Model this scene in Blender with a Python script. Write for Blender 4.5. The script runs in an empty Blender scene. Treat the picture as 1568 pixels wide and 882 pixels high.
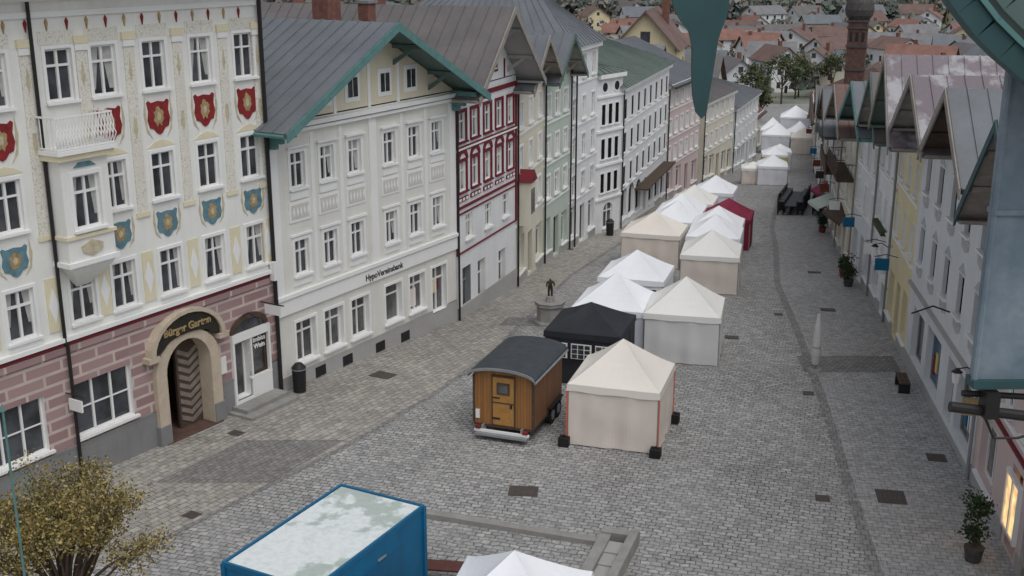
import bpy, math, random
from mathutils import Vector, Matrix
random.seed(7)
R=math.radians
scene=bpy.context.scene
COL=scene.collection
# ------------------------------------------------------------------ terrain
GT=[(-600,.6),(0,.3),(25,.05),(30,0),(35,-.06),(40,-.15),(45,-.37),(50,-.6),(55,-.95),(60,-1.3),(70,-2.15),(80,-3),(90,-3.9),(100,-4.8),(110,-5.65),(120,-6.5),(135,-7.65),(150,-8.8),(165,-9.8),(180,-10.8),(200,-11.65),(220,-12.5),(260,-13.8),(300,-14.3),(400,-14.5),(460,-10),(700,28),(1000,90),(4000,120)]
def gz(y):
    for (a,za),(b,zb) in zip(GT,GT[1:]):
        if y<=b: return za+(zb-za)*(y-a)/(b-a)
    return GT[-1][1]
# ------------------------------------------------------------------ materials
def S(r,g,b):
    return tuple(((c/255)/12.92 if c/255<=.04045 else ((c/255+.055)/1.055)**2.4) for c in (r,g,b))
def nn(nt,t,**k):
    n=nt.nodes.new(t)
    for a,v in k.items(): setattr(n,a,v)
    return n
def base(name):
    m=bpy.data.materials.new(name); m.use_nodes=True
    nt=m.node_tree; p=nt.nodes['Principled BSDF']; return m,nt,p
def noise(nt,vec,sc,det=5,rough=.6):
    n=nn(nt,'ShaderNodeTexNoise'); n.inputs['Scale'].default_value=sc; n.inputs['Detail'].default_value=det; n.inputs['Roughness'].default_value=rough
    nt.links.new(vec,n.inputs['Vector']); return n
def mixc(nt,fac,a,b,mode='MIX'):
    n=nn(nt,'ShaderNodeMix',data_type='RGBA',blend_type=mode)
    for i,v in ((0,fac),(6,a),(7,b)):
        if hasattr(v,'links') or hasattr(v,'is_linked'): nt.links.new(v,n.inputs[i])
        elif i==0: n.inputs[0].default_value=v
        else: n.inputs[i].default_value=(*v[:3],1)
    return n.outputs[2]
def ramp(nt,fac,a,b,va=0,vb=1):
    n=nn(nt,'ShaderNodeMapRange'); nt.links.new(fac,n.inputs[0])
    n.inputs[1].default_value=a;n.inputs[2].default_value=b;n.inputs[3].default_value=va;n.inputs[4].default_value=vb
    return n.outputs[0]
def mapping(nt,vec,scale=(1,1,1),rot=0):
    m=nn(nt,'ShaderNodeMapping'); m.inputs['Scale'].default_value=scale; m.inputs['Rotation'].default_value=(0,0,rot)
    nt.links.new(vec,m.inputs['Vector']); return m.outputs[0]
def mk(name,rgb,rough=.85,var=.1,sc=.8,fine=9,metal=0,streak=0,bump=0,spec=.3):
    m,nt,p=base(name); tc=nn(nt,'ShaderNodeTexCoord').outputs['Object']
    lo=tuple(c*(1-var) for c in rgb); hi=tuple(min(1,c*(1+var)) for c in rgb)
    n1=noise(nt,tc,sc); c=mixc(nt,ramp(nt,n1.outputs[0],.3,.7),lo,hi)
    n2=noise(nt,tc,fine,3); c=mixc(nt,ramp(nt,n2.outputs[0],.25,.75,0,.5),c,mixc(nt,1,c,tuple(1-var*1.5 for _ in range(3)),'MULTIPLY'))
    if streak:
        n3=noise(nt,mapping(nt,tc,(3,3,.22)),1.3,5); c=mixc(nt,ramp(nt,n3.outputs[0],.48,.75,0,streak),c,tuple(x*.55 for x in rgb))
    nt.links.new(c,p.inputs['Base Color']); p.inputs['Roughness'].default_value=rough; p.inputs['Metallic'].default_value=metal
    p.inputs['Specular IOR Level'].default_value=spec
    if bump:
        b=nn(nt,'ShaderNodeBump'); b.inputs['Strength'].default_value=bump; b.inputs['Distance'].default_value=.03
        nt.links.new(n2.outputs[0],b.inputs['Height']); nt.links.new(b.outputs[0],p.inputs['Normal'])
    return m
def cobble(name,rot,bw,bh,c1,c2,cm,mort=.016,dist=.07,patch=1.0,flat=.35):
    m,nt,p=base(name); tc=nn(nt,'ShaderNodeTexCoord').outputs['Object']
    v=mapping(nt,tc,(1,1,0),rot)
    nz=noise(nt,tc,1.7,3); sub=nn(nt,'ShaderNodeVectorMath',operation='SUBTRACT'); nt.links.new(nz.outputs['Color'],sub.inputs[0]); sub.inputs[1].default_value=(.5,.5,.5)
    ml=nn(nt,'ShaderNodeVectorMath',operation='SCALE'); nt.links.new(sub.outputs[0],ml.inputs[0]); ml.inputs['Scale'].default_value=dist*3
    ad=nn(nt,'ShaderNodeVectorMath',operation='ADD'); nt.links.new(v,ad.inputs[0]); nt.links.new(ml.outputs[0],ad.inputs[1])
    b=nn(nt,'ShaderNodeTexBrick'); b.inputs['Scale'].default_value=1; b.inputs['Brick Width'].default_value=bw; b.inputs['Row Height'].default_value=bh
    b.inputs['Mortar Size'].default_value=mort; b.inputs['Mortar Smooth'].default_value=.4
    nt.links.new(ad.outputs[0],b.inputs['Vector'])
    b.inputs['Color1'].default_value=(*c1,1); b.inputs['Color2'].default_value=(*c2,1); b.inputs['Mortar'].default_value=(*cm,1)
    avg=tuple((x+y)/2 for x,y in zip(c1,c2))
    npz=noise(nt,tc,.45,6,.7)
    c=mixc(nt,ramp(nt,npz.outputs[0],.38,.62,0,flat),b.outputs['Color'],tuple(x*.9 for x in avg))
    n2=noise(nt,tc,.11,5,.6); f=ramp(nt,n2.outputs[0],.3,.7,1-.16*patch,1+.14*patch)
    sc=nn(nt,'ShaderNodeVectorMath',operation='SCALE'); nt.links.new(c,sc.inputs[0]); nt.links.new(f,sc.inputs['Scale'])
    n3=noise(nt,tc,4.2,5,.75); f3=ramp(nt,n3.outputs[0],.32,.68,.66,1.28)
    s2=nn(nt,'ShaderNodeVectorMath',operation='SCALE'); nt.links.new(sc.outputs[0],s2.inputs[0]); nt.links.new(f3,s2.inputs['Scale'])
    n4=noise(nt,mapping(nt,tc,(.6,1.5,1),rot),.6,7,.75); c2_=mixc(nt,ramp(nt,n4.outputs[0],.57,.7,0,.42*patch),s2.outputs[0],tuple(x*.5 for x in avg))
    n5=noise(nt,tc,1.1,6,.8); c3=mixc(nt,ramp(nt,n5.outputs[0],.58,.75,0,.35*patch),c2_,S(160,152,138))
    nt.links.new(c3,p.inputs['Base Color']); p.inputs['Roughness'].default_value=.75; p.inputs['Specular IOR Level'].default_value=.35
    bp=nn(nt,'ShaderNodeBump'); bp.inputs['Strength'].default_value=.5; bp.inputs['Distance'].default_value=.015; bp.invert=True
    nt.links.new(b.outputs['Fac'],bp.inputs['Height']); nt.links.new(bp.outputs[0],p.inputs['Normal'])
    return m
def glassm(name,rgb,rough=.12):
    m,nt,p=base(name); tc=nn(nt,'ShaderNodeTexCoord').outputs['Object']
    n=noise(nt,tc,.9,3); c=mixc(nt,ramp(nt,n.outputs[0],.35,.65),tuple(x*.5 for x in rgb),tuple(x*1.8 for x in rgb))
    nt.links.new(c,p.inputs['Base Color']); p.inputs['Roughness'].default_value=rough; p.inputs['Specular IOR Level'].default_value=.5
    return m
def facecoord(nt,d):
    tc=nn(nt,'ShaderNodeTexCoord').outputs['Object']
    dp=nn(nt,'ShaderNodeVectorMath',operation='DOT_PRODUCT'); nt.links.new(tc,dp.inputs[0]); dp.inputs[1].default_value=(d[0],d[1],0)
    sp=nn(nt,'ShaderNodeSeparateXYZ'); nt.links.new(tc,sp.inputs[0])
    cb=nn(nt,'ShaderNodeCombineXYZ'); nt.links.new(dp.outputs['Value'],cb.inputs[0]); nt.links.new(sp.outputs[2],cb.inputs[1])
    return tc,cb.outputs[0]
def planks(name,d,rgb,wid=.12,rough=.55):
    m,nt,p=base(name); tc,fc=facecoord(nt,d)
    b=nn(nt,'ShaderNodeTexBrick'); b.inputs['Scale'].default_value=1; b.inputs['Brick Width'].default_value=wid; b.inputs['Row Height'].default_value=30; b.inputs['Mortar Size'].default_value=.006
    b.offset=0; nt.links.new(fc,b.inputs['Vector'])
    b.inputs['Color1'].default_value=(*[x*.8 for x in rgb],1); b.inputs['Color2'].default_value=(*[x*1.2 for x in rgb],1); b.inputs['Mortar'].default_value=(*[x*.3 for x in rgb],1)
    n=noise(nt,mapping(nt,tc,(6,6,.8)),2,5); c=mixc(nt,ramp(nt,n.outputs[0],.35,.7,0,.6),b.outputs['Color'],tuple(x*.6 for x in rgb))
    nt.links.new(c,p.inputs['Base Color']); p.inputs['Roughness'].default_value=rough
    return m
d1=Vector((.515,.857,0)).normalized()
def rustic():
    m,nt,p=base('rusticated_pink'); tc,fc=facecoord(nt,d1)
    b=nn(nt,'ShaderNodeTexBrick'); b.inputs['Scale'].default_value=1; b.inputs['Brick Width'].default_value=1.3; b.inputs['Row Height'].default_value=.37; b.inputs['Mortar Size'].default_value=.05; b.inputs['Mortar Smooth'].default_value=.1
    nt.links.new(fc,b.inputs['Vector'])
    b.inputs['Color1'].default_value=(*S(146,116,118),1); b.inputs['Color2'].default_value=(*S(168,140,138),1); b.inputs['Mortar'].default_value=(*S(198,182,174),1)
    n=noise(nt,tc,1.5,6); c=mixc(nt,ramp(nt,n.outputs[0],.4,.75,0,.5),b.outputs['Color'],S(156,140,137))
    nt.links.new(c,p.inputs['Base Color']); p.inputs['Roughness'].default_value=.9
    bp=nn(nt,'ShaderNodeBump'); bp.inputs['Strength'].default_value=.4; bp.inputs['Distance'].default_value=.02; bp.invert=True
    nt.links.new(b.outputs['Fac'],bp.inputs['Height']); nt.links.new(bp.outputs[0],p.inputs['Normal'])
    return m
def fresco(name,basec,ink,sc=4):
    m,nt,p=base(name); tc=nn(nt,'ShaderNodeTexCoord').outputs['Object']
    n=noise(nt,tc,sc,2,.5); w=nn(nt,'ShaderNodeMath',operation='PINGPONG'); nt.links.new(n.outputs[0],w.inputs[0]); w.inputs[1].default_value=.06
    c=mixc(nt,ramp(nt,w.outputs[0],.0,.022,.75,0),basec,ink)
    n2=noise(nt,tc,.7,5); c=mixc(nt,ramp(nt,n2.outputs[0],.4,.7,0,.3),c,tuple(x*.8 for x in basec))
    nt.links.new(c,p.inputs['Base Color']); p.inputs['Roughness'].default_value=.9
    return m
def emis(name,rgb,st):
    m,nt,p=base(name); p.inputs['Base Color'].default_value=(*rgb,1); p.inputs['Emission Color'].default_value=(*rgb,1)
    tc=nn(nt,'ShaderNodeTexCoord').outputs['Object']; n=noise(nt,tc,2.5,3); nt.links.new(ramp(nt,n.outputs[0],.35,.65,st*.3,st),p.inputs['Emission Strength'])
    return m
def patchy(name,a,b,sc,lo,hi,rough=.6):
    m,nt,p=base(name); tc=nn(nt,'ShaderNodeTexCoord').outputs['Object']
    n=noise(nt,tc,sc,6,.6); c=mixc(nt,ramp(nt,n.outputs[0],lo,hi),a,b)
    n2=noise(nt,tc,sc*9,3); c=mixc(nt,ramp(nt,n2.outputs[0],.4,.8,0,.3),c,tuple(x*.6 for x in a))
    nt.links.new(c,p.inputs['Base Color']); p.inputs['Roughness'].default_value=rough
    return m
WHITE=mk('white_paint',S(232,232,230),.5,.04)
WALL1=mk('cream_white_plaster',S(229,229,224),.9,.05,streak=.14)
WALLF=fresco('fresco_cream',S(222,219,208),S(174,170,158),3.2)
YEL=mk('ochre_cream_trim',S(222,213,184),.9,.06)
WALL2=mk('bank_plaster',S(221,220,213),.9,.05,streak=.14)
WALL2B=mk('bank_gable_cream',S(216,208,186),.9,.05)
TRIML=mk('pale_trim',S(233,233,231),.85,.04)
WALLW=mk('white_plaster',S(226,227,228),.9,.06,streak=.2)
WALLC=mk('cream_plaster',S(218,212,195),.9,.06,streak=.15)
WALLY=mk('yellow_plaster',S(222,209,172),.9,.06,streak=.15)
WALLG=mk('pale_green_plaster',S(190,202,190),.9,.06,streak=.15)
WALLP=mk('pink_plaster',S(210,190,188),.9,.06,streak=.15)
WALLR=mk('grey_white_plaster',S(216,219,222),.9,.06,streak=.2)
WALLT=mk('tan_plaster',S(192,180,164),.9,.08,streak=.2)
GREYP=mk('grey_plinth',S(134,134,134),.9,.1,streak=.2)
LGREY=mk('light_grey_plinth',S(168,167,165),.9,.08)
RED=mk('dark_red_paint',S(116,38,48),.7,.12)
REDL=mk('red_fresco',S(138,44,46),.8,.25,4)
BLUEF=mk('teal_fresco',S(102,136,146),.8,.25,4)
GOLD=mk('gold_ornament',S(172,148,108),.7,.3,6)
SWAG=mk('faded_swag',S(196,186,160),.8,.2,6)
BLACKF=mk('black_frame',S(38,38,40),.5,.1)
DARKP=mk('dark_pipe',S(40,38,38),.5,.1)
STONE=mk('portal_stone',S(194,180,160),.85,.12,2,bump=.3)
STONEG=mk('grey_stone',S(148,146,142),.85,.15,2,bump=.4)
DARKW=mk('dark_wood',S(84,70,60),.8,.2,3)
SIGNB=mk('sign_board_dark',S(48,46,40),.6,.2,3)
SOFF=mk('weathered_wood',S(150,145,138),.8,.15,3)
TEAL=mk('teal_paint',S(92,132,130),.6,.12,3)
TEALM=mk('mid_teal_paint',S(92,112,108),.6,.12,3)
TEALD=mk('dark_teal_paint',S(54,84,86),.6,.2,3)
ROOFD=mk('grey_sheet_roof',S(110,115,120),.5,.14,.5,streak=.2,spec=.4)
ROOFB=mk('brown_sheet_roof',S(110,106,106),.55,.15,.5,streak=.2)
ROOFG=mk('green_grey_roof',S(104,116,110),.6,.15,.5)
ROOFP=patchy('stained_copper_roof',S(118,108,114),S(166,165,168),.8,.5,.6,.5)
ROOFR=mk('red_tile_roof',S(138,104,94),.85,.2,.5)
ROOFR2=mk('brown_tile_roof',S(118,98,92),.85,.2,.5)
ROOFX=mk('grey_tile_roof',S(128,128,130),.85,.2,.5)
BRICK=mk('brick_red',S(126,88,78),.9,.25,4)
TBRICK=mk('sooty_brick',S(100,76,70),.9,.35,3)
COPPER=mk('dark_copper',S(80,76,74),.6,.3,5)
GLASS=glassm('window_glass',S(62,64,68))
GLASSK=glassm('shop_glass',S(84,84,84),.08)
CURT=mk('curtain',S(176,175,172),.9,.15,4)
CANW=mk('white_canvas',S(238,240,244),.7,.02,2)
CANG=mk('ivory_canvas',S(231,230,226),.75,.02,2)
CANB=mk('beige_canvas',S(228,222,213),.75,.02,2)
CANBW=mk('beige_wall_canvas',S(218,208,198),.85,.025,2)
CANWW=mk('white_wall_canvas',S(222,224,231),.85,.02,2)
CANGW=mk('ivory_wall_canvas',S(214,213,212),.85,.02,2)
CANK=mk('black_canvas',S(46,48,54),.7,.15,2)
CANR=mk('crimson_canvas',S(132,38,64),.7,.15,2)
CANY=mk('yellow_canvas',S(216,194,110),.7,.1,2)
ORANGE=mk('orange_strap',S(226,104,60),.6,.05)
BLUE=mk('blue_trailer_paint',S(22,100,140),.4,.12,1.5,streak=.25)
TROOF=patchy('weathered_white_trailer_roof',S(176,188,182),S(222,228,227),.7,.42,.47,.6)
RUB=mk('tyre_rubber',S(34,34,34),.8,.1)
BITU=mk('roof_felt',S(68,72,76),.9,.15,3,bump=.3)
STEEL=mk('galvanised_steel',S(150,153,156),.45,.1,3,metal=.3)
IRON=mk('cast_iron_cover',S(84,76,72),.7,.25,6,bump=.4)
BRONZE=mk('bronze',S(72,62,50),.5,.2,6,metal=.5)
ZINC=patchy('weathered_zinc',S(104,120,132),S(138,150,160),3.5,.42,.65,.5)
BLUEWIN=mk('blue_shop_display',S(84,118,150),.5,.5,1.4)
LEAFG=mk('green_leaves',S(62,80,48),.8,.3,5)
TERRA=mk('terracotta',S(120,66,52),.8,.2)
PAR=mk('parasol_cover',S(200,199,196),.8,.06,2)
WARM=emis('warm_shop_light',(1,.62,.28),1.4)
RUST=rustic()
COB=cobble('cobblestone',R(17),.29,.19,S(142,142,141),S(176,175,173),S(76,75,74),.019,.09,1.0,.42)
PAVE=cobble('side_pavers',R(-58),.36,.24,S(146,142,136),S(172,168,160),S(92,89,86),.016,.04)
PAVR=cobble('smooth_setts',R(10),.3,.2,S(150,150,149),S(170,169,168),S(100,99,98),.013,.04,.7)
CHAN=cobble('gutter_setts',R(12),.2,.3,S(126,125,124),S(144,143,141),S(86,85,84),.016,.02)
DARKC=cobble('dark_setts',R(-58),.24,.18,S(122,120,118),S(138,136,133),S(82,80,78),.014,.04)
TOWNG=patchy('town_ground',S(134,134,128),S(116,122,102),.03,.4,.6,.95)
FOREST=patchy('forest_floor',S(98,102,94),S(116,114,104),.02,.4,.6,.95)
# ------------------------------------------------------------------ mesh builder
J=[0]
class MB:
    def __init__(s,name,M=None,origin=None):
        s.name=name; s.M=M if M is not None else Matrix(); s.parts={}; s.extra=[]
        s.o=origin if origin is not None else s.M.translation.copy()
    def add(s,part,mat,vs,fs):
        V,F=s.parts.setdefault((part,mat.name),([],[])); k=len(V)
        V.extend([s.M@Vector(v) for v in vs]); F.extend([tuple(i+k for i in f) for f in fs])
    def box(s,part,mat,x0,x1,y0,y1,z0,z1):
        J[0]+=1; e=(J[0]%11)*.0007
        x0,x1=min(x0,x1)-e,max(x0,x1)+e; y0,y1=min(y0,y1)-e,max(y0,y1)+e; z0,z1=min(z0,z1)-e,max(z0,z1)+e
        s.add(part,mat,[(x0,y0,z0),(x1,y0,z0),(x1,y1,z0),(x0,y1,z0),(x0,y0,z1),(x1,y0,z1),(x1,y1,z1),(x0,y1,z1)],
              [(0,3,2,1),(4,5,6,7),(0,1,5,4),(1,2,6,5),(2,3,7,6),(3,0,4,7)])
    def prism(s,part,mat,pts,n0,n1):
        k=len(pts); vs=[(a,n0,z) for a,z in pts]+[(a,n1,z) for a,z in pts]
        s.add(part,mat,vs,[tuple(range(k)),tuple(range(2*k-1,k-1,-1))]+[(i,(i+1)%k,(i+1)%k+k,i+k) for i in range(k)])
    def slab(s,part,mat,a,b,c,d,th,mat2=None):
        a,b,c,d=[Vector(v) for v in (a,b,c,d)]; n=(b-a).cross(d-a).normalized()
        if n.z<0: n=-n
        lo=[v-n*th for v in (a,b,c,d)]
        s.add(part,mat,[a,b,c,d]+lo,[(0,1,2,3),(0,1,5,4),(1,2,6,5),(2,3,7,6),(3,0,4,7)])
        s.add('soffit',mat2 or mat,lo,[(0,1,2,3)])
    def ribs(s,part,mat,a,b,c,d,sp=.55,h=.045):
        a,b,c,d=[Vector(v) for v in (a,b,c,d)]; n=(b-a).cross(d-a).normalized()
        if n.z<0: n=-n
        L=(b-a).length; k=max(1,int(L/sp)); e=(b-a).normalized()*.035
        for i in range(k+1):
            t=i/k; p=a.lerp(b,t); q=d.lerp(c,t)
            s.add(part,mat,[p,p+e,q+e,q,p+n*h,p+e+n*h,q+e+n*h,q+n*h],[(4,5,6,7),(0,1,5,4),(2,3,7,6),(1,2,6,5),(3,0,4,7)])
    def cyl(s,part,mat,p0,p1,r0,r1=None,seg=10,caps=True):
        r1=r0 if r1 is None else r1; p0,p1=Vector(p0),Vector(p1); ax=(p1-p0).normalized()
        u=ax.orthogonal().normalized(); w=ax.cross(u); vs=[]
        for p,r in ((p0,r0),(p1,r1)):
            for i in range(seg):
                a=2*math.pi*i/seg; vs.append(p+u*math.cos(a)*r+w*math.sin(a)*r)
        fs=[(i,(i+1)%seg,(i+1)%seg+seg,i+seg) for i in range(seg)]
        if caps: fs+=[tuple(range(seg)),tuple(range(seg,2*seg))]
        s.add(part,mat,vs,fs)
    def tube(s,part,mat,pts,r,seg=8):
        for a,b in zip(pts,pts[1:]): s.cyl(part,mat,a,b,r,r,seg)
    def finish(s,single=False):
        if single:
            me=bpy.data.meshes.new(s.name); V=[];F=[];MI=[];mats=[]
            inv=Matrix.Translation(-s.o)
            for (pt,mn),(v,f) in s.parts.items():
                if mn not in mats: mats.append(mn); me.materials.append(bpy.data.materials[mn])
                k=len(V); V+= [inv@x for x in v]; F+=[tuple(i+k for i in q) for q in f]; MI+=[mats.index(mn)]*len(f)
            me.from_pydata(V,[],F); me.polygons.foreach_set('material_index',MI); me.update()
            o=bpy.data.objects.new(s.name,me); o.location=s.o; COL.objects.link(o); return o
        e=bpy.data.objects.new(s.name,None); e.location=s.o; e.empty_display_size=.5; COL.objects.link(e)
        for (pt,mn),(v,f) in s.parts.items():
            me=bpy.data.meshes.new(pt); me.from_pydata(v,[],f); me.materials.append(bpy.data.materials[mn]); me.update()
            o=bpy.data.objects.new(pt,me); COL.objects.link(o); o.parent=e; o.matrix_parent_inverse=Matrix.Translation(-s.o)
        for o in s.extra:
            o.parent=e; o.matrix_parent_inverse=Matrix.Translation(-s.o)
        return e
def frame(P0,P1):
    d=(Vector((P1[0],P1[1],0))-Vector((P0[0],P0[1],0))); L=d.length; d.normalize(); n=Vector((d.y,-d.x,0))
    M=Matrix(((d.x,n.x,0,P0[0]),(d.y,n.y,0,P0[1]),(0,0,1,0),(0,0,0,1)))
    return M,L,d,n
def bld(name,P0,P1):
    M,L,d,n=frame(P0,P1); b=MB(name,M); b.L=L; b.d=d; b.n=n; b.P0=P0
    b.g=lambda s: gz(P0[1]+d.y*s)
    b.o=Vector((P0[0],P0[1],gz(P0[1]))); return b
def wall(b,s0,s1,z0,z1,ops,mat,n=0,part='walls'):
    ops=[o for o in ops if o[1]>s0 and o[0]<s1 and o[3]>z0 and o[2]<z1]
    ss=sorted(set([s0,s1]+[min(max(x,s0),s1) for o in ops for x in o[:2]])); zs=sorted(set([z0,z1]+[min(max(x,z0),z1) for o in ops for x in o[2:]]))
    vs=[];fs=[]
    for a,c in zip(ss,ss[1:]):
        for e,f in zip(zs,zs[1:]):
            ms,mz=(a+c)/2,(e+f)/2
            if any(o[0]<ms<o[1] and o[2]<mz<o[3] for o in ops): continue
            k=len(vs); vs+=[(a,n,e),(c,n,e),(c,n,f),(a,n,f)]; fs.append((k,k+1,k+2,k+3))
    b.add(part,mat,vs,fs)
def win(b,s,z,w,h,fr=None,sur=None,sw=.12,cols=2,tr=.68,dep=.16,glass=None,sill=True,curt=.5,rev=None,n=0,bars=0,fw=.06):
    fr=fr or WHITE; glass=glass or GLASS; rev=rev or fr; a,c=s-w/2,s+w/2; t=z+h
    b.add('window_reveals',rev,[(a,n,z),(c,n,z),(c,n,t),(a,n,t),(a,n-dep,z),(c,n-dep,z),(c,n-dep,t),(a,n-dep,t)],[(0,1,5,4),(1,2,6,5),(2,3,7,6),(3,0,4,7)])
    b.add('window_glass',glass,[(a,n-dep,z),(c,n-dep,z),(c,n-dep,t),(a,n-dep,t)],[(0,1,2,3)])
    y0,y1=n-dep+.012,n-dep+.06
    b.box('window_frames',fr,a,a+fw,y0,y1,z,t); b.box('window_frames',fr,c-fw,c,y0,y1,z,t)
    b.box('window_frames',fr,a,c,y0,y1,z,z+fw); b.box('window_frames',fr,a,c,y0,y1,t-fw,t)
    for i in range(1,cols):
        x=a+w*i/cols; b.box('window_frames',fr,x-fw*.55,x+fw*.55,y0,y1+.01,z,t)
    if tr: b.box('window_frames',fr,a,c,y0,y1+.005,z+h*tr-.03,z+h*tr+.03)
    for i in range(bars):
        zz=z+h*(i+1)/(bars+1); b.box('window_frames',fr,a,c,y0,y1-.01,zz-.015,zz+.015)
    if random.random()<curt:
        k=random.uniform(.15,.42)*w; zb=z+random.uniform(.05,.3)*h
        for x0,x1 in ((a+fw,a+fw+k),(c-fw,c-fw-k)):
            xm=(x0*.6+x1*.4)
            b.add('curtains',CURT,[(x0,n-dep+.006,t-.05),(x1,n-dep+.006,t-.05),(xm,n-dep+.006,zb),(x0,n-dep+.006,zb)],[(0,1,2,3)])
    if sur:
        b.box('window_surrounds',sur,a-sw,a,n-.02,n+.035,z-.02,t+sw); b.box('window_surrounds',sur,c,c+sw,n-.02,n+.035,z-.02,t+sw)
        b.box('window_surrounds',sur,a,c,n-.02,n+.035,t,t+sw)
    if sill: b.box('window_sills',sur or TRIML,a-.12,c+.12,n-.02,n+.12,z-.08,z-.005)
    return (a,c,z,t)
def flatwin(b,s,z,w,h,fr,sur=None):
    if sur: b.box('window_surrounds',sur,s-w/2-.12,s+w/2+.12,-.02,.03,z-.12,z+h+.12)
    b.box('window_frames',fr,s-w/2,s+w/2,-.02,.05,z,z+h)
    q=w/2-.05
    for sg in (-1,1):
        b.box('window_glass',GLASS,s+sg*(.03),s+sg*q,-.02,.06,z+.06,z+h-.06)
def body(b,zb,ze,dep,mat,s0=0,s1=None):
    s1=b.L if s1 is None else s1
    b.add('side_walls',mat,[(s0+.012,-.001,zb),(s0+.012,-dep,zb),(s0+.012,-dep,ze),(s0+.012,-.001,ze),(s1-.012,-.001,zb),(s1-.012,-dep,zb),(s1-.012,-dep,ze),(s1-.012,-.001,ze)],[(0,1,2,3),(4,5,6,7),(1,5,6,2)])
def gable_front(b,s0,s1,ze,zr,ohf,ohs,dep,roof,fas,wallm,sof=None,rib=.6):
    sm=(s0+s1)/2; m=(zr-ze)/(sm-s0); sof=sof or SOFF; zl=ze-m*ohs; up=.16
    b.add('gable_wall',wallm,[(s0,-.0005,ze),(s1,-.0005,ze),(sm,-.0005,zr)],[(0,1,2)])
    b.add('gable_wall',wallm,[(s0,-dep,ze),(s1,-dep,ze),(sm,-dep,zr)],[(0,1,2)])
    for sg,se in ((-1,s0-ohs),(1,s1+ohs)):
        A=(se,ohf,zl+up);B=(se,-dep-.3,zl+up);C=(sm,-dep-.3,zr+up);D=(sm,ohf,zr+up)
        b.slab('roof',roof,A,B,C,D,.1,sof); b.ribs('roof_seams',roof,A,B,C,D,rib)
        b.prism('bargeboards',fas,[(se,zl-.16),(se,zl+.17),(sm,zr+.17),(sm,zr-.16)],ohf+.001,ohf+.06)
        b.tube('gutters',fas,[(se,ohf-.1,zl+.05),(se,-dep,zl+.05)],.08,6)
        for f in (.25,.62):
            s=sm+(se-sm)*f; z=zr-abs(s-sm)*m
            b.box('purlins',sof,s-.08,s+.08,-.1,ohf-.05,z-.12,z+.04)
            b.add('brackets',sof,[(s-.06,0,z-.8),(s+.06,0,z-.8),(s+.06,ohf*.7,z-.12),(s-.06,ohf*.7,z-.12),(s-.06,0,z-.6),(s+.06,0,z-.6),(s+.06,ohf*.55,z-.12),(s-.06,ohf*.55,z-.12)],[(0,1,2,3),(4,5,6,7),(0,3,7,4),(1,2,6,5)])
        b.box('brackets',sof,se-.02*sg,se-sg*ohs,-.1,ohf-.05,zl-.02,zl+.08)
    b.box('purlins',sof,sm-.09,sm+.09,-.1,ohf-.05,zr-.18,zr)
def eave_front(b,s0,s1,ze,zr,oh,dep,roof,fas,wallm,ohs=.15,rib=.6):
    m=(zr-ze)/(dep/2); up=.12
    for s in (s0+.014,s1-.014): b.add('gable_wall',wallm,[(s,0,ze),(s,-dep,ze),(s,-dep/2,zr)],[(0,1,2)])
    A=(s0-ohs,oh,ze-m*oh+up);B=(s1+ohs,oh,ze-m*oh+up);C=(s1+ohs,-dep/2,zr+up);D=(s0-ohs,-dep/2,zr+up)
    A2=(s0-ohs,-dep-oh,ze-m*oh+up);B2=(s1+ohs,-dep-oh,ze-m*oh+up)
    b.slab('roof',roof,A,B,C,D,.1,WHITE); b.ribs('roof_seams',roof,A,B,C,D,rib); b.slab('roof',roof,A2,B2,C,D,.1)
    b.ribs('roof_seams',roof,A2,B2,C,D,rib)
    b.box('cornice',wallm,s0,s1,-.05,.22,ze-.35,ze-.1); b.box('cornice',TRIML,s0,s1,-.05,.34,ze-.12,ze+.0)
    b.tube('gutters',fas,[(s0,oh+.06,ze-m*oh+.02),(s1,oh+.06,ze-m*oh+.02)],.08,6)
def hip(b,s0,s1,ze,zr,oh,dep,roof,rib=.7):
    x0,x1,y0,y1=s0-oh,s1+oh,oh,-dep-oh; w=min(x1-x0,y0-y1)/2
    if x1-x0>y0-y1: r0=(x0+w,(y0+y1)/2,zr); r1=(x1-w,(y0+y1)/2,zr)
    else: r0=((x0+x1)/2,y0-w,zr); r1=((x0+x1)/2,y1+w,zr)
    a,c,e,f=(x0,y0,ze),(x1,y0,ze),(x1,y1,ze),(x0,y1,ze)
    if x1-x0>y0-y1: Fs=[(a,c,r1,r0),(e,f,r0,r1),(f,a,r0,r0),(c,e,r1,r1)]
    else: Fs=[(a,c,r0,r0),(e,f,r1,r1),(f,a,r0,r1),(c,e,r1,r0)]
    for q in Fs: b.add('roof',roof,q,[(0,1,2,3)] if q[2]!=q[3] else [(0,1,2)]); b.ribs('roof_seams',roof,*q,sp=rib)
    b.add('soffit',WHITE,[a,c,e,f],[(0,1,2,3)])
    b.box('cornice',TRIML,s0,s1,-.05,.3,ze-.3,ze-.05)
def pipe(b,s,z0,z1,n=.1,mat=None,r=.055): b.cyl('downpipe',mat or DARKP,(s,n,z0),(s,n,z1),r,r,8)
def arch_fill(b,a,c,zs,zt,mat,n=-.0008,k=8):
    m=(a+c)/2; r=(c-a)/2
    for sg in (-1,1):
        pts=[(m+sg*r,n,zt)]+[(m+sg*r*math.cos(t*math.pi/2/k),n,zs+(zt-zs)*math.sin(t*math.pi/2/k)) for t in range(k+1)]
        b.add('arch_infill',mat,pts,[(0,i,i+1) for i in range(1,k+1)])
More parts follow.
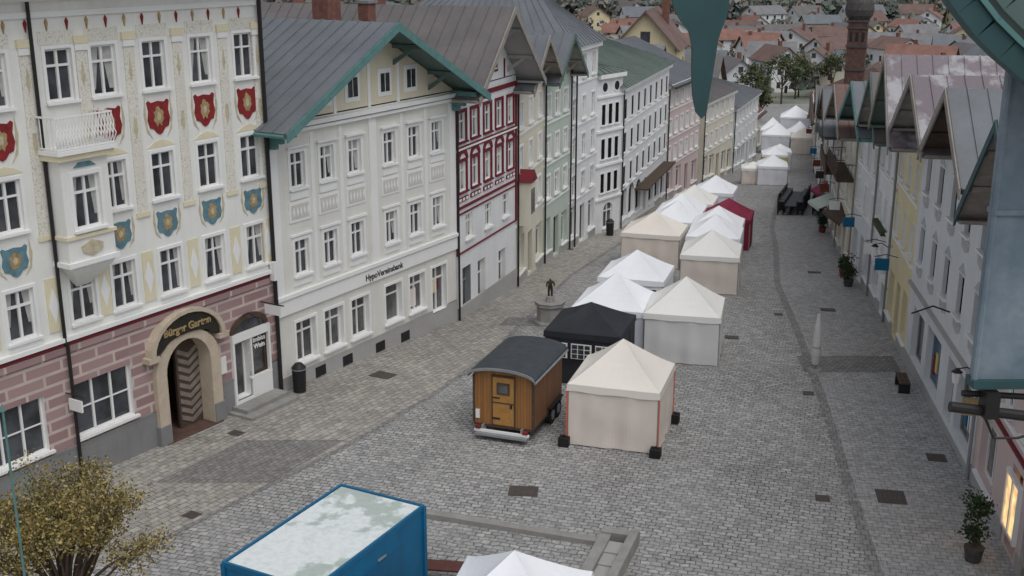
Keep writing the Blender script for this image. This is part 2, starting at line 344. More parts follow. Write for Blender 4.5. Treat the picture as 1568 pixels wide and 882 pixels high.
def arch_ring(b,part,mat,m,r0,r1,zs,h0,h1,n0,n1,k=14):
    for i in range(k):
        t0,t1=math.pi*i/k,math.pi*(i+1)/k
        b.prism(part,mat,[(m-r0*math.cos(t0),zs+h0*math.sin(t0)),(m-r1*math.cos(t0),zs+h1*math.sin(t0)),(m-r1*math.cos(t1),zs+h1*math.sin(t1)),(m-r0*math.cos(t1),zs+h0*math.sin(t1))],n0,n1)
def text(b,body_,s,n,z,size,mat,bold=.0,align='CENTER'):
    cu=bpy.data.curves.new('sign_lettering','FONT'); cu.body=body_; cu.size=size; cu.extrude=.012; cu.offset=bold; cu.align_x=align
    cu.materials.append(mat); o=bpy.data.objects.new('sign_lettering',cu); COL.objects.link(o)
    p=b.M@Vector((s,n,z)); d,nr=b.d,b.n
    o.matrix_world=Matrix(((d.x,0,nr.x,p.x),(d.y,0,nr.y,p.y),(0,1,0,p.z),(0,0,0,1))); b.extra.append(o)
def chimney(b,s,n,z0,z1,w=.6,mat=None):
    b.box('chimney',mat or BRICK,s-w/2,s+w/2,n-w/2,n+w/2,z0,z1); b.box('chimney_cap',GREYP,s-w/2-.08,s+w/2+.08,n-w/2-.08,n+w/2+.08,z1,z1+.12)
# ------------------------------------------------------------------ ground
hz=lambda x,y: (math.sin(x*.006+y*.003)*14+math.sin(x*.017+1)*6)*max(0,min(1,(y-460)/300))
def build_ground():
    ys=[-300,-200,-120,-60,-30,0,10]+list(range(20,231))+[240,250,260,280,300,340,380,400,430,460,500,540,580,620,660,700,760,820,900,1000,1200,1500,2000,3000,4000]
    xs=[-2500,-1500,-900,-600,-400,-300,-200,-120,-70,-40,-20,-10,0,10,20,30,40,60,90,120,160,200,250,300,350,400,500,600,800,1200,2000,3000]
    V=[];F=[];MI=[]
    for y in ys:
        for x in xs: V.append((x,y,gz(y)+hz(x,y)))
    n=len(xs)
    for j in range(len(ys)-1):
        for i in range(n-1):
            F.append((j*n+i,j*n+i+1,(j+1)*n+i+1,(j+1)*n+i)); MI.append(0 if ys[j]<222 else (1 if ys[j]<430 else 2))
    me=bpy.data.meshes.new('ground'); me.from_pydata(V,[],F); 
    for m in (COB,TOWNG,FOREST): me.materials.append(m)
    me.polygons.foreach_set('material_index',MI); o=bpy.data.objects.new('ground',me); COL.objects.link(o)
build_ground()
LF=[(-17.0,27.6),(-8.76,41.3),(-2.56,51.8),(.2,59.2),(1.8,66),(3.5,71.1),(5.6,77.0),(7.5,79.6),(12.9,96.8),(17.2,107),(21.9,116),(29,136.5),(39,165)]
RF=[(12.6,20),(13.3,27),(14.4,33.5),(16.2,45.5),(17.3,51.5),(18.2,57),(19.2,64),(20.6,72),(22.3,80),(24.6,90),(27.2,101),(31.5,120),(37.5,145),(44,170)]
def lerpx(P,y):
    for (a,ya),(b,yb) in zip(P,P[1:]):
        if y<=yb: return a+(b-a)*(y-ya)/(yb-ya)
    return P[-1][0]
def sheet(name,fl,fr,y0,y1,mat,h=.004):
    V=[];F=[];ys=[y0]+[k for k in range(math.ceil(y0+.01),math.floor(y1)+1)]+[y1]
    ys=sorted(set(ys))
    for y in ys: V+=[(fl(y),y,gz(y)+h),(fr(y),y,gz(y)+h)]
    for i in range(len(ys)-1): F.append((2*i,2*i+1,2*i+3,2*i+2))
    me=bpy.data.meshes.new(name); me.from_pydata(V,[],F); me.materials.append(mat); o=bpy.data.objects.new(name,me); COL.objects.link(o)
LG=[(-14.0,22),(-9.5,30),(-5.6,36),(-3.2,40.5),(-.8,46.5),(1.2,54),(3.2,62),(6.2,71),(9,79),(13,90),(17,100)]
RG=[(9.2,22),(9.6,27),(10.3,32),(11.2,38),(12.6,48),(14.2,60),(16.8,72),(18.3,80),(22.5,97)]
sheet('left_pavement',lambda y:lerpx(LF,y)-.5,lambda y:lerpx(LG,y),28,100,PAVE)
sheet('right_pavement',lambda y:lerpx(RG,y),lambda y:lerpx(RF,y)+.5,22,97,PAVR)
sheet('left_gutter_channel',lambda y:lerpx(LG,y)-.12,lambda y:lerpx(LG,y)+.12,28,100,CHAN,.009)
sheet('right_gutter_channel',lambda y:lerpx(RG,y)-.17,lambda y:lerpx(RG,y)+.17,22,97,CHAN,.009)
sheet('dark_paving_patch',lambda y:11.7+(y-44)*.1,lambda y:15.6+(y-44)*.15,43.8,46.0,DARKC,.012)
sheet('dark_paving_patch',lambda y:-11.9+(y-32)*.62,lambda y:-8.2+(y-32)*.55,33.2,36.6,DARKC,.008)
sheet('dark_paving_patch',lambda y:-.3+(y-52)*.3,lambda y:2.0+(y-52)*.2,50.8,52.4,DARKC,.008)
def cover(x,y,w,l,rot=-10):
    b=MB('drain_cover',Matrix.Translation((x,y,gz(y)))@Matrix.Rotation(R(rot),4,'Z')@Matrix.Rotation(math.atan((gz(y+.5)-gz(y-.5))),4,'X'))
    b.box('cover',IRON,-w/2,w/2,-l/2,l/2,-.05,.016)
    for i in range(5): 
        x0=-w/2+.08+(w-.16)*(i+.25)/5; b.box('slots',COPPER,x0,x0+.03,-l/2+.06,l/2-.06,.005,.019)
    b.finish(True)
for c in [(11.5,32.2,.85,.95),(13.9,35.1,.6,.6),(.35,32.6,.9,.7,-5),(-5.1,43.4,.9,.7,-30),(-9.4,31,.45,.4,-30),(11.2,41.2,.4,.4),(9.4,32.1,.42,.42),(15.3,53.9,.7,.6),(9.7,48.8,.6,.5),(17.0,63.2,.7,.6),(12.7,53,.4,.4),(-9.5,37.2,.5,.4,-30),(3.6,71,.5,.4)]: cover(*c)
# ------------------------------------------------------------------ left building 1
def shield(b,s,z0,z1,w,mat,mat2):
    h=z1-z0; o=[(-.5,.95),(-.42,1),(-.3,.93),(0,.97),(.3,.93),(.42,1),(.5,.95),(.44,.7),(.5,.45),(.42,.22),(.25,.18),(.12,.05),(0,0),(-.12,.05),(-.25,.18),(-.42,.22),(-.5,.45),(-.44,.7)]
    b.prism('painted_cartouche',mat,[(s+x*w,z0+y*h) for x,y in o],-.01,.03)
    i=[(math.cos(t*math.pi/8)*(.24 if t%2 else .19)+random.uniform(-.02,.02),.53+math.sin(t*math.pi/8)*(.3 if t%3 else .22)+random.uniform(-.03,.03)) for t in range(16)]
    b.prism('cartouche_ornament',mat2,[(s+x*w,z0+y*h) for x,y in i],-.01,.036)
    b.prism('cartouche_ornament',SWAG,[(s+x*w*.4,z0+(.53+(y-.53)*.45)*h) for x,y in i],-.01,.041)
b=bld('frescoed_guesthouse',LF[0],LF[1]); L=b.L
b.o=Vector((-12,36,0))
ws=[1.4,3.4,5.4,9.2,11.15,13.15,15.15]; orx=7.6
ops=[]
for s in ws+[orx]:
    for z,h in ((11.7,1.5),(8.2,1.5),(5.0,1.5)):
        if s==orx and z==8.2: continue
        ops.append(win(b,s,z,.92,h,sur=TRIML,sw=.1,bars=0,curt=.9 if z<6 else .25,dep=.14))
gops=[win(b,8.0,1.35,2.2,1.75,cols=3,tr=.0,dep=.2,sur=None,curt=0,bars=1),win(b,4.7,1.35,2.2,1.75,cols=3,tr=0,dep=.2,sur=None,curt=0,bars=1),win(b,1.6,1.35,2.0,1.75,cols=3,tr=0,dep=.2,curt=0,bars=1)]
pc=11.4; pr=1.0
gops.append((pc-pr,pc+pr,-1,3.35))
gops.append(win(b,14.05,.25,.8,2.1,cols=1,tr=0,dep=.3,curt=0,sill=False,glass=GLASSK)); gops.append(win(b,14.95,.95,.85,1.9,cols=1,tr=0,dep=.12,curt=0,glass=GLASSK,fr=DARKW))
wall(b,0,L,4.42,15.2,ops,WALL1); wall(b,0,L,1.15,4.42,gops,RUST); wall(b,0,L,-1,1.15,gops,GREYP,n=.05,part='plinth'); b.box('plinth_cap',GREYP,0,pc-1.6,0,.06,1.1,1.17); b.box('plinth_cap',GREYP,pc+1.6,13.6,0,.06,1.1,1.17)
b.box('string_course',RED,0,L,-.05,.1,4.44,4.52); b.box('string_course',RUST,0,L,-.05,.07,4.2,4.4); b.box('string_course',TRIML,0,L,-.05,.16,4.575,4.7)
body(b,-1,15.2,14,WALL1)
b.box('cornice',TRIML,0,L,-.05,.2,14.55,14.75);b.box('cornice',YEL,0,L,-.05,.35,14.9,15.2);b.box('cornice',TRIML,0,L,-.05,.08,14.1,14.25)
for i in range(int(L/.7)):
    s=i*.7+.3
    b.prism('frieze',REDL if i%2 else GOLD,[(s-.05,13.95),(s,13.7),(s+.05,13.95),(s,14.05)],-.02,.05)
eave_front(b,0,L,15.4,19,.9,14,ROOFD,DARKP,WALL1)
for s in ws+[orx]:
    if s!=orx:
        shield(b,s,10.25,11.35,.92,REDL,GOLD); shield(b,s,6.9,7.8,.88,BLUEF,GOLD)
        for z,h in ((10.1,1.38),(6.84,1.1)):
            for sg in (-1,1): b.prism('painted_scrolls',SWAG,[(s+sg*.52,z+h),(s+sg*.6,z+h*.6),(s+sg*.52,z+h*.2),(s+sg*.3,z+.04),(s+sg*.48,z+h*.3),(s+sg*.5,z+h*.6)],-.01,.014)
    b.box('fresco_panel',WALLF,s-.62,s+.62,-.01,.012,13.32,13.7)
    b.prism('fresco_pediment',YEL,[(s-.6,9.86),(s+.6,9.86),(s+.3,10.02),(s,10.1),(s-.3,10.02)],-.01,.02)
mids=[(a+c)/2 for a,c in zip(sorted(ws+[orx]),sorted(ws+[orx])[1:])]+[.35,L-.22]
for s in mids:
    b.box('pilasters',WALLF,s-.2,s+.2,-.01,.03,7.9,13.1); b.box('pilaster_capitals',YEL,s-.26,s+.26,-.01,.09,13.3,13.52); b.box('pilaster_capitals',TRIML,s-.22,s+.22,-.01,.07,13.1,13.3)
    b.box('pilasters',YEL,s-.22,s+.22,-.01,.028,4.95,6.6)
    b.prism('diamonds',TRIML,[(s-.18,5.75),(s,5.2),(s+.18,5.75),(s,6.3)],-.01,.045)
    b.box('pilaster_capitals',YEL,s-.26,s+.26,-.01,.05,7.75,7.9)
    b.prism('swag',SWAG,[(s-.09,10.5),(s,10.2),(s+.09,10.5),(s+.06,10.9),(s-.06,10.9)],-.01,.036)
    b.prism('swag',SWAG,[(s-.08,12.3),(s,12.0),(s+.08,12.3),(s,12.8)],-.01,.036)
for s in ws: b.box('sill_panels',TRIML,s-.55,s+.55,-.01,.03,4.72,4.92)
o0,o1,on=orx-.85,orx+.85,.65
op=[win(b,orx,8.0,.95,1.6,sur=TRIML,n=on,curt=.2)]
wall(b,o0,o1,7.0,10.15,op,WALL1,n=on,part='oriel')
for s in (o0,o1): b.add('oriel',WALL1,[(s,0,7),(s,on,7),(s,on,10.15),(s,0,10.15)],[(0,1,2,3)])
b.box('oriel_mouldings',TRIML,o0-.08,o1+.08,0,on+.08,6.92,7.06); b.box('oriel_mouldings',YEL,o0-.06,o1+.06,0,on+.06,7.75,7.85); b.box('oriel_mouldings',YEL,o0-.15,o1+.15,0,on+.16,10.1,10.3)
b.prism('oriel_panel',SWAG,[(orx-.35,7.3),(orx,7.15),(orx+.35,7.3),(orx+.4,7.5),(orx,7.65),(orx-.4,7.5)],on,on+.04)
b.prism('oriel_panel',BLUEF,[(orx-.4,9.84),(orx+.4,9.84),(orx+.2,9.98),(orx-.2,9.98)],on,on+.04)
for k in range(6):
    a,c=k/6,(k+1)/6
    h0,h1=.85*(1-.75*a),.85*(1-.75*c); m0,m1=on*(1-a**1.5),on*(1-c**1.5); za,zc=6.92-.8*a,6.92-.8*c
    b.add('oriel_corbel',WALL1,[(orx-h0,0,za),(orx-h0,m0,za),(orx+h0,m0,za),(orx+h0,0,za),(orx-h1,0,zc),(orx-h1,m1,zc),(orx+h1,m1,zc),(orx+h1,0,zc)],[(0,1,5,4),(1,2,6,5),(2,3,7,6)])
b.box('balcony_floor',TRIML,o0-.2,o1+.2,0,on+.25,10.28,10.4)
def railing(b,s0,s1,n0,n1,z0,z1,mat):
    for z in (z0,z1): b.box('balcony_railing',mat,s0,s1,n1-.03,n1,z-.02,z+.02)
    for s in (s0,s1): b.box('balcony_railing',mat,s-.02,s+.02,n0,n1,z1-.02,z1+.02); b.box('balcony_railing',mat,s-.02,s+.02,n0,n1,z0-.02,z0+.02)
    k=int((s1-s0)/.11)
    for i in range(k+1):
        s=s0+(s1-s0)*i/k
        for q in (-1,1): b.tube('balcony_railing',mat,[(s,n1-.02,z0),(s+.06*q,n1+.06,z0+(z1-z0)*.3),(s-.05*q,n1,z0+(z1-z0)*.65),(s,n1-.02,z1)],.016,4)
    for s in (s0,s1):
        for i in range(5): n=n0+(n1-n0)*i/5; b.tube('balcony_railing',mat,[(s,n,z0),(s,n,z1)],.016,4)
railing(b,o0-.15,o1+.15,0,on+.2,10.45,11.35,WHITE)
# portal
arch_fill(b,pc-pr,pc+pr,2.3,3.35,STONE,n=.002)
b.box('portal',STONE,pc-pr-.45,pc-pr,-.4,.2,-.5,2.3); b.box('portal',STONE,pc+pr,pc+pr+.45,-.4,.2,-.5,2.3)
b.box('portal',GREYP,pc-pr-.5,pc-pr-.02,-.1,.24,-.5,.6); b.box('portal',GREYP,pc+pr+.02,pc+pr+.5,-.1,.24,-.5,.6)
arch_ring(b,'portal',STONE,pc,pr,pr+.45,2.3,1.02,1.3,-.4,.2)
arch_ring(b,'portal_hood',STONE,pc,pr+.5,pr+.68,3.1,1.15,1.28,-.05,.34)
b.box('portal_hood',STONE,pc-pr-.8,pc-pr-.35,0,.34,2.95,3.12); b.box('portal_hood',STONE,pc+pr+.35,pc+pr+.8,0,.34,2.95,3.12)
sb=[(pc-1.45,3.12)]+[(pc-1.0*math.cos(math.pi*i/10),3.3+.25*math.sin(math.pi*i/10)) for i in range(11)]+[(pc+1.45,3.12)]+[(pc+1.48*math.cos(math.pi*i/12),3.12+1.13*math.sin(math.pi*i/12)) for i in range(1,12)]
b.prism('sign_board',SIGNB,sb,.0,.26)
text(b,'Bürger Garten',pc,.275,3.66,.36,GOLD,.01)
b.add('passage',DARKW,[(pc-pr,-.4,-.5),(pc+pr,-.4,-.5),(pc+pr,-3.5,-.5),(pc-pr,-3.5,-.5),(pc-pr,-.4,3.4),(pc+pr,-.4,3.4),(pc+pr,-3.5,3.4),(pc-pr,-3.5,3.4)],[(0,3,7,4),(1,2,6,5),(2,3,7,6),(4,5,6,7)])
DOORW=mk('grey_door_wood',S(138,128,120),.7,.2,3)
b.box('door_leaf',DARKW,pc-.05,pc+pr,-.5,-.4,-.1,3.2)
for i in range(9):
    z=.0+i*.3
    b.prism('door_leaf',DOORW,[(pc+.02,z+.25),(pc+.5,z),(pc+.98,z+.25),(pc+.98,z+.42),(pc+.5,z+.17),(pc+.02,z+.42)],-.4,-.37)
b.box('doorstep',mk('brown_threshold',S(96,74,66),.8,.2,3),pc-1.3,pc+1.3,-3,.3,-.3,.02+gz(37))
# shop on right
b.box('shop_front',WHITE,13.55,13.65,0,.12,-.3,2.75); b.box('shop_front',WHITE,15.38,15.48,0,.12,-.3,2.75); b.box('shop_front',WHITE,13.55,15.48,0,.13,2.45,2.75); b.box('shop_front',WHITE,14.47,14.54,0,.1,.2,2.45)
b.box('shop_front',WHITE,13.6,15.4,0,.1,-.3,.22); b.box('shop_front',WHITE,14.52,15.4,.0,.11,.2,.9)
arch_ring(b,'fanlight',DARKW,14.5,.75,.95,2.78,.4,.6,0,.08); b.prism('fanlight',GLASS,[(13.75,2.78),(15.25,2.78),(15.0,3.1),(14.5,3.2),(14,3.1)],0,.05)
text(b,'Imbiss\nWein',14.95,.05,2.2,.26,WHITE,.004)
b.box('step',STONEG,13.4,15.6,.05,.75,-.5,.12); b.box('step',STONEG,13.2,15.7,.05,1.15,-.5,-.03)
b.box('hanging_sign',WHITE,15.2,15.24,.2,.95,3.2,3.55); b.tube('hanging_sign_arm',BLACKF,[(15.22,0,3.6),(15.22,1.1,3.6)],.025,5)
b.box('hanging_sign',WHITE,6.55,6.6,.15,.7,2.45,2.8); b.tube('hanging_sign_arm',BLACKF,[(6.58,0,2.95),(6.58,.8,2.95)],.02,5); b.box('menu_board',WHITE,12.95,13.25,.0,.05,1.5,2.1)
b.tube('lamp_arm',BLACKF,[(14.2,.05,3.35),(14.2,.4,3.5),(14.2,.8,3.35),(14.2,.85,3.15)],.02,5)
pipe(b,6.75,-.3,4.5,.12); pipe(b,6.68,4.5,15,.12); pipe(b,L-.1,-.3,15,.14,r=.075)
b.box('junction_box',WHITE,L-.3,L-.1,.1,.3,4.3,5.0)
b.finish()
# ------------------------------------------------------------------ left building 2
STUC=mk('stucco',S(206,204,198),.9,.12,9)
b=bld('bank_building',LF[1],LF[2]); L=b.L; ops=[]
cs=[1.6,3.3,5.0,7.3,9.05,10.75]
for s in cs:
    ops.append(win(b,s,7.42,.8,1.33,sur=TRIML,sw=.13,curt=.3)); ops.append(win(b,s,4.08,.8,1.35,sur=TRIML,sw=.13,curt=.3))
    b.box('spandrel_panels',TRIML,s-.6,s+.6,-.01,.03,6.15,6.9); b.box('spandrel_ornament',STUC,s-.5,s+.5,-.01,.045,6.25,6.8)
    for k in range(5): b.prism('spandrel_relief',TRIML,[(s-.42+k*.2,6.52),(s-.36+k*.2,6.32),(s-.3+k*.2,6.52),(s-.36+k*.2,6.72)],.03,.06)
    b.box('hood_moulds',TRIML,s-.6,s+.6,-.01,.14,8.92,9.0); b.box('hood_moulds',TRIML,s-.6,s+.6,-.01,.08,5.6,5.68)
    b.box('under_sill',TRIML,s-.5,s+.5,-.01,.05,7.0,7.3); b.box('under_sill',TRIML,s-.5,s+.5,-.01,.05,3.7,3.98)
for s in (2.45,4.15,8.17,9.9): b.box('pilaster_strip',TRIML,s-.1,s+.1,-.01,.025,3.6,9.4)
for s in (.25,6.15,11.95): b.box('pilaster_strip',TRIML,s-.22,s+.22,-.01,.06,3.5,9.5)
gops=[]
for i,s in enumerate(cs):
    gops.append(win(b,s,.62 if i<5 else .15,1.15,1.65 if i<5 else 2.1,cols=2 if i!=3 else 1,tr=.72,glass=GLASSK,dep=.25,curt=0,sill=i<5,fr=WHITE,rev=TRIML,sur=TRIML,sw=.1))
b.box('poster',CANBW,8.6,9.2,-.235,-.2,.8,1.6); b.box('poster',WALLY,10.4,10.7,-.235,-.2,1.0,1.7); b.box('poster',RED,10.85,11.0,-.235,-.2,1.1,1.5)
wall(b,0,L,3.5,9.9,ops,WALL2); wall(b,0,L,.3,3.5,gops,WALL2); wall(b,0,L,-1.4,.3,gops,LGREY,n=.05,part='plinth')
b.box('plinth_cap',LGREY,0,10.1,-.01,.055,.26,.31)
for s in (2.3,4.0,6.2,8.0): b.box('cellar_vent',BLACKF,s-.3,s+.3,.03,.07,b.g(s)+.05,b.g(s)+.45)
body(b,-1.4,9.9,15,WALL2)
b.box('sign_band',TRIML,0,L,-.01,.09,2.75,3.3); b.box('sign_band',TRIML,0,L,-.01,.16,3.35,3.5); b.box('cornice',TRIML,0,L,-.01,.2,9.5,9.62); b.box('cornice',TRIML,0,L,-.01,.28,9.68,9.85)
text(b,'HypoVereinsbank',6.6,.1,2.88,.36,BLACKF,.006)
for s in (3.3,5.0,7.1,8.9): flatwin(b,s,10.35,.68,.85,WHITE,TRIML)
for s in (3.9,6.05,8.0): b.box('gable_pilaster',TRIML,s-.08,s+.08,-.01,.03,9.9,11.6)
gable_front(b,0,L,9.95,13.05,1.5,.6,16,ROOFD,TEAL,WALL2B,sof=TEALM)
for s in (.1,12.0):
    for k in range(4): b.box('carved_bracket',TEAL,s-.1,s+.1,-.02,1.3-.3*k,9.95-.22*k-.2,9.95-.22*k)
chimney(b,11,-6,10,14.4,.9); chimney(b,11.6,-4.2,10,13.6,.55); b.finish()
# ------------------------------------------------------------------ left building 3 red/white
b=bld('red_white_gabled_house',LF[2],LF[3]); L=b.L; ops=[]
cs=[.85,2.35,3.95,5.5,7.05]
for s in cs:
    ops.append(win(b,s,7.55,.85,1.3,sur=RED,sw=.15,curt=.3)); ops.append(win(b,s,5.25,.85,1.35,sur=RED,sw=.15,curt=.3))
    arch_ring(b,'red_arches',RED,s,.42,.6,6.7,.3,.5,-.01,.06); b.box('red_frames',RED,s-.6,s+.6,-.01,.05,4.78,4.98)
    for k in (-.4,0,.4): b.box('red_frames',TRIML,s+k-.12,s+k+.12,-.01,.06,4.82,4.94)
for s in (1.6,4.0,6.4): ops.append(win(b,s,2.9,.8,1.15,sur=None,curt=.4))
for s in (1.2,3.1,5.9): ops.append(win(b,s,b.g(s)+.1,1.0,2.3,sur=None,glass=GLASSK,dep=.3,curt=0,cols=1,sill=False,fr=WHITE if s!=1.2 else STEEL))
wall(b,0,L,-2,9.85,ops,WALLW); body(b,-2,9.85,14,WALLW)
for z,h in ((9.35,.2),(7.1,.22),(4.45,.12),(4.2,.06),(2.35,.06)): b.box('red_bands',RED,0,L,-.01,.06,z,z+h)
b.box('red_bands',TRIML,0,L,-.01,.075,7.17,7.25)
for s in (0.08,L-.08): b.box('red_quoins',RED,s-.06,s+.06,-.01,.07,2.35,9.4)
b.box('plinth',LGREY,0,L,-.05,.06,-2,-.2)
gable_front(b,0,L,9.9,13.2,1.4,.5,16,ROOFB,SOFF,WALLW,sof=LGREY)
for s in (2.9,4.9): flatwin(b,s,10.4,.6,.9,WHITE,RED)
for s in (1.6,3.9,6.2): b.box('red_timber',RED,s-.05,s+.05,-.01,.05,9.9,10.8)
pipe(b,.0,-1,9.5,.14); chimney(b,4.4,-6,12,14.4,.8,BRICK)
b.finish()
# ------------------------------------------------------------------ generic house
def house(name,P0,P1,ze,zr,kind,wallm,roof,rows,cols,ww=.85,fr=None,sur=None,dep=13,ohf=1.2,ohs=.4,fas=None,nshop=3,door=True,plinth=LGREY,gw=True,curt=.3,cornices=True,shoph=2.0,sof=None,arch=False,bars=0,pm=None):
    b=bld(name,P0,P1); L=b.L; ops=[]; fas=fas or DARKP
    zb=min(b.g(0),b.g(L))-.6
    cs=cols if isinstance(cols,list) else [(i+.5)*L/cols for i in range(cols)]
    for z,h in rows:
        for s in cs: ops.append(win(b,s,z,ww,h,fr=fr,sur=sur,curt=curt,bars=bars))
        if cornices: b.box('string_course',TRIML,0,L,-.01,.06,z-.35,z-.24)
    for i in range(nshop):
        s=(i+.5)*L/nshop; g=b.g(s); dr=door and i==nshop//2
        w=min(1.9,L/nshop-.6) if not dr else 1.05
        ops.append(win(b,s,g+(.12 if dr else .6),w,shoph+.4 if dr else shoph,fr=DARKW if dr else (fr or WHITE),glass=GLASSK,cols=1 if dr else 2,tr=.8,curt=0,dep=.28,sill=not dr,rev=wallm))
        if arch: arch_fill(b,s-w/2,s+w/2,g+shoph-.1,g+(.12+shoph+.4 if dr else .6+shoph),wallm)
    wall(b,0,L,zb,ze,ops,wallm); body(b,zb,ze,dep,wallm)
    k=8
    for i in range(k):
        a,c=L*i/k,L*(i+1)/k
        if not any(o[0]<c and o[1]>a and o[2]<b.g(a)+.5 for o in ops): b.box('plinth',plinth,a,c,-.02,.04,zb,b.g((a+c)/2)+.5)
    if kind=='gable':
        gable_front(b,0,L,ze,zr,ohf,ohs,dep,roof,fas,wallm,sof=sof)
        if gw:
            for s in (L/2-.7,L/2+.7): flatwin(b,s,ze+.35,.6,.85,WHITE,sur)
    elif kind=='eave': eave_front(b,0,L,ze,zr,.6,dep,roof,fas,wallm)
    elif kind=='hip': hip(b,0,L,ze,zr,.45,dep,roof)
    pipe(b,.05,zb+.6,ze-.2,.12,pm)
    return b
b=house('cream_narrow_house',LF[3],LF[4],9.2,11.4,'gable',WALLC,ROOFD,[(7.0,1.3),(4.7,1.3),(2.3,1.3)],3,.8,sur=TRIML,ohf=1.0,fas=SOFF)
b.box('bay_window',WALLC,.3,1.5,0,.7,2.0,4.3); b.prism('bay_roof',RED,[(.2,4.3),(1.6,4.3),(.9,4.9)],0,.8); b.box('window_glass',GLASS,.5,1.3,.1,.72,2.6,3.9); b.finish()
b=house('pale_green_house',LF[4],LF[5],8.9,11.1,'gable',WALLG,ROOFD,[(6.6,1.3),(4.2,1.3),(1.9,1.3)],3,.8,sur=TRIML,ohf=1.0,fas=TEALM); b.finish()
b=house('white_gabled_townhouse',LF[5],LF[6],10.2,13.4,'hip',WALLW,ROOFD,[(8.2,1.4),(5.6,1.4),(3.2,1.4),(.9,1.3)],3,.8,sur=TRIML,ohf=.6,gw=False)
pipe(b,1.0,-3,10,.16); b.finish()
b=house('arcaded_corner_house',LF[7],LF[8],6.9,10.0,'hip',WALLW,ROOFG,[(4.6,1.35),(2.3,1.35),(-.0,1.3)],8,.8,fr=BLACKF,sur=TRIML,nshop=7,arch=True,shoph=2.3,bars=1)
b.box('awning',DARKW,5,b.L-1,0,1.0,-1.15,-1.05); b.finish()
b=bld('corner_turret',LF[6],LF[7]); L=b.L; ops=[]
for z,h in ((4.6,1.35),(2.3,1.35),(0,1.3)):
    for s in (.8,1.65,2.5): ops.append(win(b,s,z,.5,h,fr=BLACKF,sur=TRIML,sw=.08,curt=0,bars=1))
ops.append(win(b,1.65,-2.5,1.2,1.7,glass=GLASSK,curt=0)); arch_fill(b,1.05,2.25,-1.3,-.8,WALLW)
wall(b,0,L,-4,7.9,ops,WALLW); body(b,-4,7.9,6,WALLW); hip(b,0,L,8.0,8.6,.3,6,ROOFG)
for s in (.9,2.4): b.cyl('round_window',BLACKF,(s,-.02,7.1),(s,.06,7.1),.3,.3,16); b.cyl('round_window',TRIML,(s,-.02,7.1),(s,.04,7.1),.42,.42,16)
for z in (6.4,4.1,1.8,-.5): b.box('string_course',TRIML,-.05,L+.05,-.05,.12,z,z+.15)
b.finish()
b=house('pink_house',LF[8],LF[9],5.1,8.0,'eave',WALLP,ROOFD,[(3.2,1.3),(.8,1.3),(-1.5,1.3)],6,.8,sur=TRIML,nshop=4); b.finish()
b=house('cream_corner_house',(17.8,108.2),(22.6,119),2.2,5.0,'hip',WALLC,ROOFB,[(.3,1.35),(-2.3,1.35)],6,.85,sur=TRIML,nshop=5)
b.finish()
b=bld('corner_house_end',(14.6,109.6),(17.75,108.25)); ops=[]
for z in (.3,-2.3):
    for s in (.9,2.5): ops.append(win(b,s,z,.8,1.35,sur=TRIML))
wall(b,0,b.L,-7,2.2,ops,WALLC,n=.02); b.finish()
b=house('long_cream_house',(22.7,119.2),(28.2,134),.2,2.8,'hip',WALLR,ROOFD,[(-1.6,1.3),(-4.0,1.3)],7,.85,sur=TRIML,nshop=6); b.finish()
b=house('low_cream_house',(28.4,139),(31.4,147),-3.6,-1.4,'eave',WALLC,ROOFR2,[(-5.6,1.2)],4,.85,nshop=3,dep=9); b.finish()
# ------------------------------------------------------------------ right row (P0 far, P1 near)
def rh(name,i,ze,zr,wallm,roof,rows,cols,**k):
    b=house(name,RF[i+1],RF[i],ze,zr,k.pop('kind','gable'),wallm,roof,rows,cols,dep=13,pm=random.choice((GREYP,STEEL,SOFF)),**k)
    s=b.L*random.uniform(.3,.7); g=b.g(s)+3.0; m=random.choice((TRIML,SIGNB,GOLD,BLUE,TERRA))
    b.tube('sign_bracket',BLACKF,[(s,0,g+.5),(s,.5,g+.62),(s,1.0,g+.5)],.02,5); b.box('projecting_sign',m,s-.03,s+.03,.35,.95,g-.1,g+.42)
    return b
b=rh('pink_shop_house',1,8.5,11.5,WALLP,ROOFD,[(6,1.3),(3.6,1.3)],3,nshop=2,sof=SOFF,fas=TEALD); b.add('shop_light',WARM,[(4.3,.06,.7),(5.5,.06,.7),(5.5,.06,2.2),(4.3,.06,2.2)],[(0,1,2,3)])
for s in (4.25,4.9,5.55): b.box('shop_light_frame',WHITE,s-.05,s+.05,.0,.1,.6,2.3)
b.box('shop_light_frame',WHITE,4.2,5.6,.0,.1,2.2,2.3); b.box('shop_light_frame',WHITE,4.2,5.6,.0,.1,.6,.7)
b.box('red_trim',RED,0,b.L,0,.09,2.9,3.0); b.finish()
b=rh('dark_beam_house',0,8.5,11.5,WALLR,ROOFD,[(6,1.3),(3.6,1.3)],3,nshop=2,sof=SOFF,fas=TEALD); b.finish()
GFR=mk('grey_fresco',S(186,188,190),.9,.25,6)
b=bld('white_shop_house',RF[3],RF[2]); L=b.L; ops=[]
for z in (6.9,4.1):
    for s in (1.3,3.6,5.9,8.2,10.5):
        ops.append(win(b,s,z,.8,1.4,curt=.2,sur=None,fr=BLACKF,rev=WALLR,dep=.2))
        b.prism('fresco_frames',GFR,[(s-.6,z-.15),(s-.5,z-.5),(s,z-.62),(s+.5,z-.5),(s+.6,z-.15)],-.01,.01); b.prism('fresco_frames',GFR,[(s-.55,z+1.48),(s+.55,z+1.48),(s,z+1.85)],-.01,.012)
sh=[]
for s,w in ((2.2,2.2),(5.2,2.4),(8.2,1.1),(10.3,2.2)):
    g=b.g(s); sh.append(win(b,s,g+.5,w,2.1,fr=STEEL,glass=BLUEWIN if s in(5.2,) else GLASSK,curt=0,cols=1 if w<1.5 else 2,tr=0,dep=.3,rev=WALLR,sill=False))
